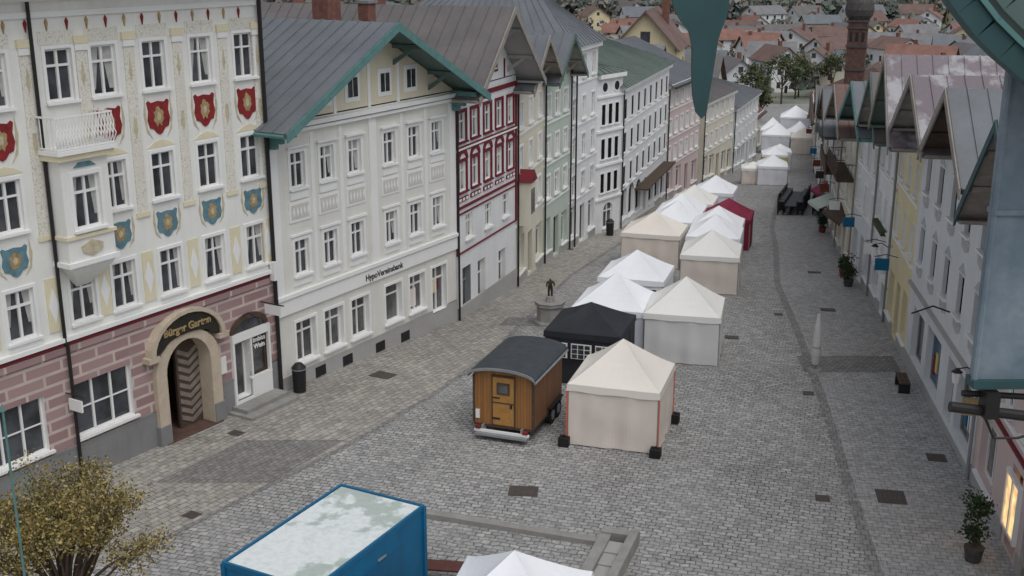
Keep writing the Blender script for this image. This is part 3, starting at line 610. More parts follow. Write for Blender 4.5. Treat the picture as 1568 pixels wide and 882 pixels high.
for k,m in enumerate((CANR,CANY,BLUE,TRIML,TEAL)): b.box('shop_display',m,4.2+k*.42,4.5+k*.42,-.29,-.25,.6+.2*(k%3),1.3+.25*(k%2))
for k,m in enumerate((BLUE,TRIML,BLUE)): b.box('shop_display',m,9.5+k*.6,9.9+k*.6,-.29,-.25,.8,1.8+.1*k)
wall(b,0,L,-1.2,9.4,ops+sh,WALLR); body(b,-1.2,9.4,13,WALLR); b.box('sign_band',LGREY,0,L,-.01,.12,2.95,3.05)
gable_front(b,0,L/2,9.3,11.4,1.3,.3,13,ROOFP,SOFF,WALLR,sof=SOFF); gable_front(b,L/2,L,9.3,11.6,1.3,.3,13,ROOFD,SOFF,WALLR,sof=DARKW)
b.tube('iron_sign_arm',BLACKF,[(7.2,0,3.9),(7.2,.6,4.1),(7.2,1.3,3.8)],.03,5); b.box('plinth',LGREY,0,L,-.02,.03,-1.2,.15)
b.finish()
b=rh('yellow_gabled_house',3,8.7,11.6,WALLY,ROOFP,[(6.3,1.3),(3.8,1.3)],3,nshop=3,fas=SOFF,ohf=1.4,sof=TEALM); b.finish()
b=rh('white_gabled_house',4,7.9,10.3,WALLW,ROOFB,[(5.8,1.3),(3.2,1.3),(1.2,1.0)],3,nshop=2,fas=TEALM,ohf=1.2,sof=SOFF); b.box('flower_box',LEAFG,1,4,.05,.3,3.0,3.2); b.finish()
b=rh('grey_gabled_shop',5,7.1,9.2,WALLR,ROOFD,[(5.0,1.3),(2.6,1.3)],3,nshop=3,fas=TEAL,ohf=1.2,sof=TEALM,sur=TRIML); b.finish()
b=rh('cream_gabled_house',6,6.0,8.2,WALLC,ROOFR2,[(3.9,1.3),(1.6,1.3)],3,nshop=3,fas=SOFF,ohf=1.2,sof=SOFF)
b.box('balcony',DARKW,1,b.L-1,0,1.0,3.2,3.3); railing(b,1,b.L-1,0,1.0,3.4,4.2,DARKW); b.finish()
b=rh('timber_balcony_house',7,4.8,7.0,WALLT,ROOFD,[(2.9,1.3),(.6,1.3)],4,nshop=3,fas=DARKW,ohf=1.3,sof=SOFF)
b.box('balcony',DARKW,.5,b.L-.5,0,1.0,2.2,2.3); b.box('balcony',DARKW,.5,b.L-.5,.9,1.0,2.3,3.0); b.finish()
b=rh('grey_gabled_house',8,3.6,5.9,WALLR,ROOFX,[(1.9,1.2),(-.4,1.2)],4,nshop=4,fas=TEALM,ohf=1.1); b.finish()
b=rh('tan_gabled_house',9,2.4,5.0,WALLT,ROOFB,[(.8,1.2),(-1.6,1.2)],4,nshop=4,fas=SOFF,ohf=1.1); b.finish()
b=rh('long_white_house',10,.8,3.8,WALLW,ROOFX,[(-.8,1.2),(-3.2,1.2)],7,nshop=6,kind='eave'); b.finish()
b=rh('brown_roofed_house',11,-1.4,1.8,WALLC,ROOFR2,[(-3.2,1.3),(-5.4,1.3)],8,nshop=6,kind='eave'); b.finish()
b=rh('white_house',12,-4.0,-1.0,WALLW,ROOFR2,[(-5.8,1.2),(-7.9,1.2)],8,nshop=6,kind='eave'); b.finish()
def awning(x,y,w,mat,z=2.4,dp=1.0):
    b=MB('shop_awning',Matrix.Translation((x,y,gz(y)))@Matrix.Rotation(R(-100+12),4,'Z'))
    b.slab('canopy',mat,(-w/2,-dp,z-.4),(w/2,-dp,z-.4),(w/2,.3,z+.2),(-w/2,.3,z+.2),.03); b.box('valance',mat,-w/2,w/2,-dp-.02,-dp+.01,z-.58,z-.4)
    b.tube('arm',STEEL,[(-w/2+.1,.2,z-.3),(-w/2+.1,-dp,z-.45)],.02,5); b.tube('arm',STEEL,[(w/2-.1,.2,z-.3),(w/2-.1,-dp,z-.45)],.02,5); b.finish(True)
awning(20.3,69,3.5,DARKW,2.8); awning(21.6,77,2.5,WALLG,2.5,1.3); awning(23.3,84.5,2,CANR,2.5)
# ------------------------------------------------------------------ brick tower chimney
b=MB('brick_chimney_tower',Matrix.Translation((30.2,104,0))@Matrix.Rotation(R(-20),4,'Z'))
b.box('shaft',TBRICK,-.8,.8,-.8,.8,-5,9.9)
for z in (5.6,7.6,9.2,9.75): b.box('band',COPPER,-.9,.9,-.9,.9,z,z+.18)
for sx in (-.5,0,.5): b.box('slot',BLACKF,sx-.12,sx+.12,-.82,-.78,8.1,8.9)
prof=[(.85,9.9),(1.15,10.3),(1.25,10.8),(1.15,11.4),(.9,12.0),(.95,12.5),(.5,13.2),(.1,14)]
for (r0,z0),(r1,z1) in zip(prof,prof[1:]): b.cyl('copper_cap',COPPER,(0,0,z0),(0,0,z1),r0,r1,16)
b.finish()
# ------------------------------------------------------------------ plain houses for the town
def thouse(x,y,w,l,h,rh_,rot,wm,rm,zb=None,name='town_house'):
    zb=gz(y)+hz(x,y) if zb is None else zb
    M=Matrix.Translation((x,y,zb))@Matrix.Rotation(rot,4,'Z'); b=MB(name,M)
    b.box('walls',wm,-w/2,w/2,-l/2,l/2,-2,h)
    b.prism('gable',wm,[(-w/2,h),(w/2,h),(0,h+rh_)],-l/2,l/2)
    oh=.6; m=rh_/(w/2)
    for sg in (-1,1):
        b.slab('roof',rm,(sg*(w/2+oh),-l/2-oh,h-m*oh+.15),(sg*(w/2+oh),l/2+oh,h-m*oh+.15),(0,l/2+oh,h+rh_+.15),(0,-l/2-oh,h+rh_+.15),.15,DARKW)
    nf=max(2,int(h/2.8)); 
    for side in (-1,1):
        for f in range(nf):
            z=1+f*2.8
            if z+1.3>h: continue
            k=max(2,int(w/2.6))
            for i in range(k):
                xx=-w/2+w*(i+.5)/k; b.box('windows',GLASS,xx-.45,xx+.45,side*(l/2)-.03,side*(l/2)+.03,z,z+1.3); b.box('frames',WHITE,xx-.55,xx+.55,side*(l/2)-.015,side*(l/2)+.015,z-.1,z+1.4)
            k=max(2,int(l/2.8))
            for i in range(k):
                yy=-l/2+l*(i+.5)/k; b.box('windows',GLASS,side*(w/2)-.03,side*(w/2)+.03,yy-.45,yy+.45,z,z+1.3)
        b.box('windows',GLASS,-.5,.5,side*(l/2)-.03,side*(l/2)+.03,h+.3,h+1.4)
    if random.random()<.8: b.box('chimney',BRICK,w*.15,w*.15+.7,l*.1,l*.1+.7,h,h+rh_+1.0)
    return b.finish(True)
wm=[WALLW,WALLC,WALLR,WALLY,WALLW,WALLW,WALLT]; rm=[ROOFR,ROOFR2,ROOFX,ROOFR,ROOFR2,ROOFD,ROOFX,ROOFB]
placed=[]
def ok(x,y,r,k=.62):
    for a,c,q in placed:
        if (a-x)**2+(c-y)**2<(r+q)**2*k: return False
    return True
cnt=0
for t in range(4000):
    y=random.uniform(236,440); x=y*random.uniform(-.05,.62)
    if not ok(x,y,9,.8) : continue
    placed.append((x,y,8)); w=random.uniform(6.5,9.5); cnt+=1
    thouse(x,y,w,w*random.uniform(1.1,1.9),random.uniform(4.5,7),random.uniform(2,3.2),random.uniform(-.6,.6)+random.choice((0,math.pi/2)),random.choice(wm),random.choice(rm))
    if cnt>150: break
for t in range(14):
    y=random.uniform(450,520); x=y*random.uniform(.1,.5)
    if ok(x,y,9,1): placed.append((x,y,9)); thouse(x,y,9,11,5,3,random.uniform(0,3),random.choice(wm),random.choice(rm))
n0=len(placed)
for t in range(500):
    y=random.uniform(45,228); x=lerpx(RF,min(y,169))+random.uniform(20,90)
    if y>170: x+= (y-170)*.3-12
    if not ok(x,y,8): continue
    placed.append((x,y,8)); w=random.uniform(7.5,10)
    thouse(x,y,w,w*1.35,random.uniform(5,6.5),2.6,random.uniform(-.3,.3)+random.choice((0,math.pi/2)),random.choice(wm),random.choice(rm))
    if len(placed)>n0+62: break
n0=len(placed)
for t in range(900):
    y=random.uniform(95,228); x=lerpx(LF,min(y,164))-random.uniform(24,80)
    if y>165: x+=(y-165)*.25
    if not ok(x,y,8): continue
    placed.append((x,y,8)); w=random.uniform(9,12)
    thouse(x,y,w,w*1.4,random.uniform(7,9),3.2,random.uniform(-.3,.3)+random.choice((0,math.pi/2)),random.choice(wm),random.choice(rm))
    if len(placed)>n0+40: break
thouse(15.0,128,6.2,10,12.5,3.4,R(-14),WALLY,ROOFR2,name='yellow_gabled_house',zb=-6.3)
thouse(20.5,152,8,12,8.6,3.0,R(72),WALLC,ROOFB,name='long_beige_house')
for (x,y,w,l,h,r,rot,m_,r_) in [(-26,66,13,16,9.5,3.5,.5,WALLW,ROOFD),(-16,78,13,15,11,3.5,.3,WALLC,ROOFB),(-8,88,11,15,12,3.5,.3,WALLW,ROOFD),(-40,60,14,18,10,4,.5,WALLT,ROOFD),(-14,98,12,16,12,4,.2,WALLC,ROOFR2),(1,104,11,14,11.5,3.5,.3,WALLW,ROOFD),(-2,120,12,16,13,4,.2,WALLR,ROOFG),(8,113,9,12,10,3,1.3,WALLC,ROOFX),(-30,90,14,20,13,4,.2,WALLT,ROOFD)]:
    thouse(x,y,w,l,h,r,rot,m_,r_,name='rear_house')
# ------------------------------------------------------------------ tents
def tent(x,y,w=3.0,d=3.0,rot=-17,cm=CANW,wm_=CANWW,h=2.1,pk=3.15,walls='fblr',straps=None,lattice=False,name='market_tent'):
    M=Matrix.Translation((x,y,0))@Matrix.Rotation(R(rot),4,'Z'); b=MB(name,M); g0=gz(y); b.o=Vector((x,y,g0)); n=8; K=7
    zr=lambda lx,ly: gz((M@Vector((lx,ly,0))).y)
    def ringpt(t,i):
        side,f=divmod(i,n); f=f/n; c=[(-1,-1),(1,-1),(1,1),(-1,1)]; a,e=c[side%4],c[(side+1)%4]
        px=(a[0]+(e[0]-a[0])*f)*w/2*(1-t); py=(a[1]+(e[1]-a[1])*f)*d/2*(1-t)
        sag=.1*math.sin(math.pi*f)*math.sin(math.pi*min(1,t*1.05+.02))
        return (px,py,g0+h+(pk-h)*(t**1.12)-sag)
    vs=[ringpt(k/K,i) for k in range(K) for i in range(4*n)]+[(0,0,g0+pk)]; fs=[]
    for k in range(K-1):
        for i in range(4*n): j=(i+1)%(4*n); fs.append((k*4*n+i,k*4*n+j,(k+1)*4*n+j,(k+1)*4*n+i))
    for i in range(4*n): fs.append(((K-1)*4*n+i,(K-1)*4*n+(i+1)%(4*n),K*4*n))
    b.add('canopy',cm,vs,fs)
    vs=[];fs=[]
    for i in range(4*n):
        p=ringpt(0,i); vs+=[(p[0]*1.005,p[1]*1.005,p[2]),(p[0]*1.012,p[1]*1.012,p[2]-.24+.02*math.sin(i*1.7))]
    for i in range(4*n): j=(i+1)%(4*n); fs.append((2*i,2*j,2*j+1,2*i+1))
    b.add('valance',cm,vs,fs)
    for sx in (-1,1):
        for sy in (-1,1):
            X,Y=sx*(w/2-.04),sy*(d/2-.04); b.cyl('legs',STEEL,(X,Y,zr(X,Y)),(X,Y,g0+h),.03,.03,6); b.box('foot',STEEL,X-.08,X+.08,Y-.08,Y+.08,zr(X,Y)-.02,zr(X,Y)+.03)
            if straps: b.box('orange_straps',straps,X+sx*.045-.012,X+sx*.045+.012,Y+sy*.05-.012,Y+sy*.05+.012,zr(X,Y)+.05,g0+h-.24)
    cfg={'f':((-1,-1),(1,-1)),'r':((1,-1),(1,1)),'b':((1,1),(-1,1)),'l':((-1,1),(-1,-1))}
    ph=random.uniform(0,6)
    for c in walls:
        A,B=cfg[c]; nx,ny=30,12; vs=[];fs=[]
        nvx,nvy=(B[1]-A[1])/2,-(B[0]-A[0])/2
        for j in range(ny+1):
            for i in range(nx+1):
                f=i/nx; v=j/ny; lx=(A[0]+(B[0]-A[0])*f)*(w/2-.02); ly=(A[1]+(B[1]-A[1])*f)*(d/2-.02)
                am=.022*math.sin(math.pi*f)**.6*(1.25-.6*v); wv=am*(math.sin(f*17+ph+v*1.2)+.7*math.sin(f*29-v*1.5+ph)+.55*math.sin(v*9+f*3+ph))
                lx+=nvx*wv; ly+=nvy*wv; zb=zr(lx,ly)+.03; vs.append((lx,ly,zb+(g0+h-.1-zb)*v))
        for j in range(ny):
            for i in range(nx): k=j*(nx+1)+i; fs.append((k,k+1,k+nx+2,k+nx+1))
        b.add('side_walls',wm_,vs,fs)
    if lattice:
        for i in range(3):
            cx=-w/2+.55+i*.95
            b.box('window_panel',WHITE,cx-.4,cx+.4,-d/2-.08,-d/2-.065,g0+1.15,g0+1.75)
            for a in range(3):
                for c in range(3): b.box('window_lattice',GLASS,cx-.36+a*.25,cx-.36+a*.25+.2,-d/2-.088,-d/2-.06,g0+1.18+c*.19,g0+1.18+c*.19+.15)
    return b
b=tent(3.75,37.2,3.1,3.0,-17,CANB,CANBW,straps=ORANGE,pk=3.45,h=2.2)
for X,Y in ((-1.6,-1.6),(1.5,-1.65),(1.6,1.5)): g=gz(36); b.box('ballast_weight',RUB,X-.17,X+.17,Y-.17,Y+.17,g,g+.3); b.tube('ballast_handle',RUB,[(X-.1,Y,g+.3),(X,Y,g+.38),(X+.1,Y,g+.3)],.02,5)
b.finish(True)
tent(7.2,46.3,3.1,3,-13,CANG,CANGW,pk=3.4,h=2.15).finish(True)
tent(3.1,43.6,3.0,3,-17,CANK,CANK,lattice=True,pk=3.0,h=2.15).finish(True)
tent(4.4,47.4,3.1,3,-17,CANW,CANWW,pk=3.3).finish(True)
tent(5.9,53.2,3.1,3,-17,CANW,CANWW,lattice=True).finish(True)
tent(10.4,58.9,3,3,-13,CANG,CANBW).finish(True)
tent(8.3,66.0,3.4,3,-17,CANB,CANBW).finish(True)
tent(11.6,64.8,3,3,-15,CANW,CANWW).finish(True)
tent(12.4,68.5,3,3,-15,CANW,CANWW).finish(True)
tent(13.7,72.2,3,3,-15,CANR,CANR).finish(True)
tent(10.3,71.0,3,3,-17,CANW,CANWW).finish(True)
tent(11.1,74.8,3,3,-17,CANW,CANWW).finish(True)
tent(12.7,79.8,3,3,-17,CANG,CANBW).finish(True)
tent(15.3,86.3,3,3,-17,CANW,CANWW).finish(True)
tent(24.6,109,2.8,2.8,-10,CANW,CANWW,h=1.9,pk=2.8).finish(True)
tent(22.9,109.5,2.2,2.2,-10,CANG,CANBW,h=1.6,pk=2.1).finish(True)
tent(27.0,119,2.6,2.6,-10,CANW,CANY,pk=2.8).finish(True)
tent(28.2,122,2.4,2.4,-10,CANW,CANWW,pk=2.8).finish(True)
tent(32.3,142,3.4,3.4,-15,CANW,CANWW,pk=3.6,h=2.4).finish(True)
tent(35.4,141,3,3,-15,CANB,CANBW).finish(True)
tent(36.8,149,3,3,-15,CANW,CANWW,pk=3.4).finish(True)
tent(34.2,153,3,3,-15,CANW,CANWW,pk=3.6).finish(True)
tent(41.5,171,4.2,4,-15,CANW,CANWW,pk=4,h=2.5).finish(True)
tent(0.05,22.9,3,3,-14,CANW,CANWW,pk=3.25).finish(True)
# ------------------------------------------------------------------ wagon
def wheel(b,x,y,z,r,w):
    d=Vector((w/2,0,0)); c=Vector((x,y,z)); b.cyl('wheels',RUB,c-d,c+d,r,r,20); b.cyl('hubs',STEEL,c-d*1.1,c+d*1.1,r*.55,r*.55,14)
rot=R(-20); M=Matrix.Translation((.25,38.2,gz(38)))@Matrix.Rotation(rot,4,'Z'); b=MB('wooden_wagon',M)
WD=planks('honey_planks_front',(math.cos(rot),math.sin(rot)),S(156,108,58),.11); WDS=planks('brown_planks_side',(-math.sin(rot),math.cos(rot)),S(130,92,62),.12)
WDD=mk('door_wood',S(176,130,72),.5,.15,4)
W,D=1.06,1.6; zf,zs,zt=.5,2.25,2.5
arc=[(W*math.cos(math.pi*i/10)*1.0,zs+(zt-zs)*math.sin(math.pi*i/10)) for i in range(11)]
b.prism('front_wall',WD,[(-W,zf),(W,zf)]+arc,-D,-D+.06); b.prism('back_wall',WD,[(-W,zf),(W,zf)]+arc,D-.06,D)
for sx in (-1,1): b.box('side_wall',WDS,sx*W,sx*(W-.05),-D+.02,D-.02,zf,zs+.05)
b.box('floor',DARKW,-W,W,-D,D,zf-.08,zf); b.box('chassis',STEEL,-W*.7,-W*.6,-D,D,zf-.22,zf-.1); b.box('chassis',STEEL,W*.6,W*.7,-D,D,zf-.22,zf-.1)
ow=W+.14
ra=[(ow*math.cos(math.pi*i/14),zs+.0+(zt+.08-zs)*math.sin(math.pi*i/14)**.9) for i in range(15)]
for (x0,z0),(x1,z1) in zip(ra,ra[1:]):
    b.slab('roof',BITU,(x0,-D-.22,z0+.05),(x0,D+.2,z0+.05),(x1,D+.2,z1+.05),(x1,-D-.22,z1+.05),.06)
    b.prism('roof_trim',STEEL,[(x0,z0-.03),(x0,z0+.06),(x1,z1+.06),(x1,z1-.03)],-D-.26,-D-.22)
for sx in (-1,1):
    b.tube('gutter',STEEL,[(sx*ow,-D-.2,zs),(sx*ow,D+.2,zs)],.04,6); b.box('corner_post',DARKW,sx*W-.04,sx*W+.04,-D-.02,-D+.06,zf,zs)
b.box('door',WDD,-.36,.4,-D-.04,-D,zf+.05,zs+.0); b.box('door_frame',DARKW,-.4,-.36,-D-.05,-D,zf,zs+.06); b.box('door_frame',DARKW,.4,.44,-D-.05,-D,zf,zs+.06); b.box('door_frame',DARKW,-.4,.44,-D-.05,-D,zs+.02,zs+.07); b.box('door_rail',DARKW,-.36,.4,-D-.055,-D,1.33,1.36)
b.box('door_window_frame',DARKW,-.2,.24,-D-.07,-D,1.66,2.06); b.box('door_window',GLASSK,-.14,.18,-D-.08,-D,1.72,2.0)
b.box('handle',BLACKF,.28,.33,-D-.09,-D,1.2,1.3)
for zz in (zf+.25,1.5): b.box('strap_hinge',BLACKF,-.36,-.1,-D-.06,-D,zz,zz+.04)
b.box('step_board',STEEL,-.9,.95,-D-.35,-D-.05,.2,.27); b.box('bumper',TRIML,-.98,.98,-D-.2,-D-.12,.28,.36)
for sx in (-1,1): b.box('tail_light',REDL,sx*.85-.08,sx*.85+.08,-D-.22,-D-.14,.38,.48); b.box('bumper_bracket',STEEL,sx*.7-.03,sx*.7+.03,-D-.15,-D+.1,.24,.5)
b.box('electric_box',WHITE,-.98,-.85,-D-.05,-D,.7,1.0)
for sx in (-1,1):
    for yy in (.35,1.0): wheel(b,sx*(W-.02),yy,.32,.32,.2)
    b.box('mudguard',BLACKF,sx*(W-.12),sx*(W+.12),-.05,1.4,.66,.7)
b.tube('drawbar',STEEL,[(0,D,.4),(0,D+1.2,.4)],.05,6); b.tube('jockey_leg',STEEL,[(0,D+1,.0),(0,D+1,.5)],.03,6)
b.finish()
# ------------------------------------------------------------------ blue trailer
M=Matrix.Translation((-4.2,24.0,gz(24)-.08))@Matrix.Rotation(R(-28),4,'Z'); b=MB('blue_box_trailer',M)
w,l=1.2,2.15
b.box('box_body',BLUE,-w,w,-l,l,.6,3.12); b.box('roof_panel',TROOF,-w+.05,w-.05,-l+.05,l-.05,3.1,3.17)
for sx in (-1,1): b.box('roof_rail',BLUE,sx*w-.03,sx*w+.03,-l-.02,l+.02,3.08,3.2); b.box('lower_rail',STEEL,sx*w-.03,sx*w+.03,-l,l,.55,.66)
for sy in (-1,1): b.box('roof_rail',BLUE,-w,w,sy*l-.03,sy*l+.03,3.08,3.198)
for sx in (-1,1):
    for sy in (-1,1): b.box('corner_post',BLUE,sx*w-.05,sx*w+.05,sy*l-.05,sy*l+.05,.6,3.15)
b.box('serving_hatch',mk('blue_hatch',S(26,90,126),.4,.1),w,w+.02,-1.4,1.2,1.2,2.6)
for y0,y1 in ((-1.5,-1.0),(.2,.5)): b.box('hinge',STEEL,w,w+.04,y0,y1,2.66,2.7)
for yy in (-.45,.45):
    for sx in (-1,1): wheel(b,sx*(w-.1),yy,.34,.34,.22)
b.box('axle_frame',STEEL,-.8,.8,-l,l,.4,.52); b.tube('drawbar',STEEL,[(.0,-l,.46),(0,-l-1.3,.46)],.06,6); b.tube('jockey_leg',STEEL,[(0,-l-1.1,0),(0,-l-1.1,.6)],.035,6)
b.box('tail_light',REDL,.9,1.1,l,l+.05,.7,.8); b.box('tail_light',REDL,-1.1,-.9,l,l+.05,.7,.8)
b.finish()
# ------------------------------------------------------------------ beer bench set
M=Matrix.Translation((-1.75,26.7,gz(27)))@Matrix.Rotation(R(-8),4,'Z'); b=MB('folding_bench_table',M); BW=mk('bench_brown',S(92,58,52),.6,.15,4)
b.box('top',BW,-1.1,1.1,-.25,.25,.72,.76)
for sx in (-.85,.85): b.tube('legs',DARKW,[(sx,-.2,0),(sx,-.12,.72)],.02,5); b.tube('legs',DARKW,[(sx,.2,0),(sx,.12,.72)],.02,5); b.tube('legs',DARKW,[(sx,-.17,.3),(sx,.17,.3)],.015,5)
for sy in (-.6,.6):
    b.box('seat',BW,-1.1,1.1,sy-.13,sy+.13,.44,.47)
    for sx in (-.85,.85): b.tube('legs',DARKW,[(sx,sy-.1,0),(sx,sy-.08,.44)],.02,5); b.tube('legs',DARKW,[(sx,sy+.1,0),(sx,sy+.08,.44)],.02,5)
b.finish()
# ------------------------------------------------------------------ stone kerb steps
b=MB('stone_steps',Matrix.Translation((2.25,29.3,gz(29)))@Matrix.Rotation(R(-19),4,'Z'))
b.box('kerb',STONEG,-5.0,.2,-.14,.14,-.1,.13); b.box('side_wall',STONEG,.2,.5,-3.2,.1,-.1,.28); b.box('side_wall',STONEG,1.0,1.25,-3.2,.35,-.1,.42)
for i in range(5): b.box('tread',LGREY,.5,1.0,-3.2+i*.62,-2.58+i*.62,-.1,.02+.045*i)
b.box('end_stone',STONEG,.2,1.25,.1,.4,-.1,.35)
b.finish()
# ------------------------------------------------------------------ fountain with statue
b=MB('stone_fountain',Matrix.Translation((1.75,51.2,gz(51.2)-.03)))
prof=[(.72,0),(.72,.15),(.62,.25),(.6,.85),(.7,.95),(.7,1.1)]
for (r0,z0),(r1,z1) in zip(prof,prof[1:]): b.cyl('basin',STONEG,(0,0,z0),(0,0,z1),r0,r1,8,False)
b.cyl('basin_rim',STONEG,(0,0,1.05),(0,0,1.1),.7,.7,8); b.cyl('pedestal',STONEG,(0,0,1.1),(0,0,1.35),.22,.18,8)
e=b.finish()
def skin(name,V,E,Rr,mat,loc):
    me=bpy.data.meshes.new(name); me.from_pydata(V,E,[]); o=bpy.data.objects.new(name,me); COL.objects.link(o); o.location=loc
    o.modifiers.new('s','SKIN')
    for i,r in enumerate(Rr): me.skin_vertices[0].data[i].radius=(r,r)
    me.skin_vertices[0].data[0].use_root=True
    o.modifiers.new('u','SUBSURF').levels=1; me.materials.append(mat)
    return o
V=[(0,0,.46),(0,0,.6),(0,0,.72),(0,0,.78),(0,-.01,.86),(-.06,0,.44),(-.07,-.03,.24),(-.07,0,.03),(.06,0,.44),(.07,.02,.24),(.08,.02,.03),(-.12,0,.7),(-.17,-.02,.56),(-.14,-.1,.48),(.12,0,.7),(.19,-.03,.62),(.17,-.1,.52)]
E=[(0,1),(1,2),(2,3),(3,4),(0,5),(5,6),(6,7),(0,8),(8,9),(9,10),(2,11),(11,12),(12,13),(2,14),(14,15),(15,16)]
Rr=[.1,.09,.1,.04,.07,.07,.055,.045,.07,.055,.045,.055,.042,.035,.055,.042,.035]
try:
    o=skin('fountain_statue',V,E,Rr,BRONZE,(1.75,51.2,gz(51.2)+1.3)); o.parent=e; o.matrix_parent_inverse=e.matrix_basis.inverted()
except Exception as ex: print('SKIN',ex)
# ------------------------------------------------------------------ closed parasol, bins, bench, planters
b=MB('closed_parasol',Matrix.Translation((12.15,44,gz(44))))
b.cyl('base',STONEG,(0,0,0),(0,0,.1),.32,.28,12); b.cyl('pole',STEEL,(0,0,.1),(0,0,2.4),.03,.03,8)
pr_=[(.14,.3),(.19,.7),(.17,1.3),(.12,1.9),(.05,2.4)]
for (r0,z0),(r1,z1) in zip(pr_,pr_[1:]): b.cyl('cover',PAR,(0,0,z0),(0,0,z1),r0,r1,10,True)
b.cyl('strap',STEEL,(0,0,1.0),(0,0,1.04),.19,.19,10); b.finish(True)
def bin_(x,y,h=1.15):
    b=MB('litter_bin',Matrix.Translation((x,y,gz(y)))); b.cyl('body',BLACKF,(0,0,.05),(0,0,h*.82),.24,.27,14); b.cyl('lid',BLACKF,(0,0,h*.86),(0,0,h),.28,.14,14); b.cyl('rim',STEEL,(0,0,h*.8),(0,0,h*.83),.285,.285,14); b.cyl('foot',STEEL,(0,0,0),(0,0,.06),.18,.18,12); b.finish(True)
bin_(-8.05,41.4); bin_(6.6,76.6); bin_(14.2,92)
b=MB('park_bench',Matrix.Translation((14.9,41.7,gz(41.7)))@Matrix.Rotation(R(80),4,'Z'))
for i in range(3): b.box('seat_slat',DARKW,-.6,.6,-.2+i*.14,-.09+i*.14,.42,.46)
for sx in (-.5,.5): b.box('leg',BLACKF,sx-.03,sx+.03,-.2,.2,0,.42)
b.finish()
def leaves(b,part,mats,cs,n,rad,size):
    for k in range(n):
        c=random.choice(cs); p=Vector(c)+Vector((random.gauss(0,rad),random.gauss(0,rad),random.gauss(0,rad*.85)))
        u=Vector((random.gauss(0,1),random.gauss(0,1),random.gauss(0,1))).normalized()*size*random.uniform(.6,1.3); v=u.orthogonal().normalized()*size*random.uniform(.35,.7)
        b.add(part,mats[random.randrange(len(mats))],[p-u,p+v,p+u,p-v],[(0,1,2,3)])
LEAFD=mk('dark_green_leaves',S(44,60,38),.8,.3,5)
def planter(x,y,h=1.1,r=.28,pm=TERRA):
    b=MB('potted_shrub',Matrix.Translation((x,y,gz(y)))); b.cyl('pot',pm,(0,0,0),(0,0,.42),.2,.27,12); b.cyl('soil',DARKW,(0,0,.4),(0,0,.405),.24,.24,12); b.cyl('stem',DARKW,(0,0,.4),(0,0,.8),.025,.02,5)
    leaves(b,'leaves',[LEAFG,LEAFD],[(random.uniform(-r,r)*.5,random.uniform(-r,r)*.5,.55+random.random()*(h-.6)) for _ in range(14)],900,r*.4,.06); b.finish(True)
for x,y,h in ((17.8,59.3,1.6),(18.3,62,1.2),(12.5,28.3,1.9),(21.3,78,1.1)): planter(x,y,h,.35 if h>1.3 else .28,COPPER if h>1.3 else TERRA)
# cafe furniture
def cafe(x,y,rot):
    b=MB('stacked_cafe_furniture',Matrix.Translation((x,y,gz(y)))@Matrix.Rotation(R(rot),4,'Z'))
    b.box('table_top',BLACKF,-.45,.45,-.45,.45,.72,.77); b.cyl('table_leg',BLACKF,(0,0,0),(0,0,.72),.04,.04,6); b.cyl('table_foot',BLACKF,(0,0,0),(0,0,.03),.25,.25,10)
    for sx in (-1,1):
        X=sx*.72
        for k in range(6):
            z=.42+k*.12; b.box('chair_seat',BLACKF,X-.26,X+.26,-.34,.34,z,z+.06); b.box('chair_back',BLACKF,X+sx*.2,X+sx*.25,-.34,.34,z+.1,z+.5)
        for a in (-.2,.2):
            for c in (-.2,.2): b.box('chair_leg',BLACKF,X+a-.02,X+a+.02,c-.02,c+.02,0,.45)
    b.finish(True)
for i in range(9):
    for j in range(2):
        cafe(21.2+j*2.6+i*.33,87.0+i*1.05-j*.3,-15+random.uniform(-8,8))
for x,y in ((14.0,33.0),(16.9,50.8)):
    b=MB('wall_lantern',Matrix.Translation((x-.6,y,gz(y)+3.4))); b.tube('arm',BLACKF,[(.6,0,.3),(.3,0,.5),(0,0,.45)],.02,5); b.cyl('lantern',TRIML,(0,0,0),(0,0,.35),.1,.15,6); b.cyl('cap',BLACKF,(0,0,.35),(0,0,.48),.18,.03,6); b.finish(True)
# ------------------------------------------------------------------ trees
def tree(name,x,y,z0,h,cr,leafm,n,size,nl=26,trunk=.16,cz=.62,sp=.13):
    b=MB(name,Matrix.Translation((x,y,z0))); top=Vector((0,0,h*.45)); b.cyl('trunk',DARKW,(0,0,-.2),top,trunk,trunk*.7,9)
    cs=[]
    for i in range(nl):
        a=random.uniform(0,6.28); el=random.uniform(-.35,1.4); r=cr*random.uniform(.55,1.0)
        tip=Vector((math.cos(a)*math.cos(el)*r,math.sin(a)*math.cos(el)*r,h*cz+math.sin(el)*r*.9)); st=Vector((0,0,h*random.uniform(.25,.45))); mid=st.lerp(tip,.5)+Vector((random.uniform(-.15,.15),random.uniform(-.15,.15),.12))*cr*.5
        b.cyl('limbs',DARKW,st,mid,trunk*.4,trunk*.22,5,False); b.cyl('limbs',DARKW,mid,tip,trunk*.22,trunk*.06,5,False)
        for k in range(3):
            tw=tip+Vector((random.gauss(0,.16),random.gauss(0,.16),random.gauss(.05,.12)))*cr; b.cyl('limbs',DARKW,mid.lerp(tip,.6),tw,trunk*.1,trunk*.03,4,False); cs.append(tuple(tw))
        cs+= [tuple(tip),tuple(mid.lerp(tip,.6))]
    leaves(b,'foliage',leafm,cs,n,cr*sp,size)
    return b.finish(True)
SP=[mk('spring_leaf_a',S(140,124,70),.8,.2,5),mk('spring_leaf_b',S(114,98,54),.8,.2,5),mk('spring_leaf_c',S(166,150,98),.8,.2,5),mk('spring_leaf_d',S(92,86,50),.8,.2,5)]
tree('budding_tree',-10.0,23.2,gz(23),5.0,1.95,SP,15000,.042,36,sp=.085)
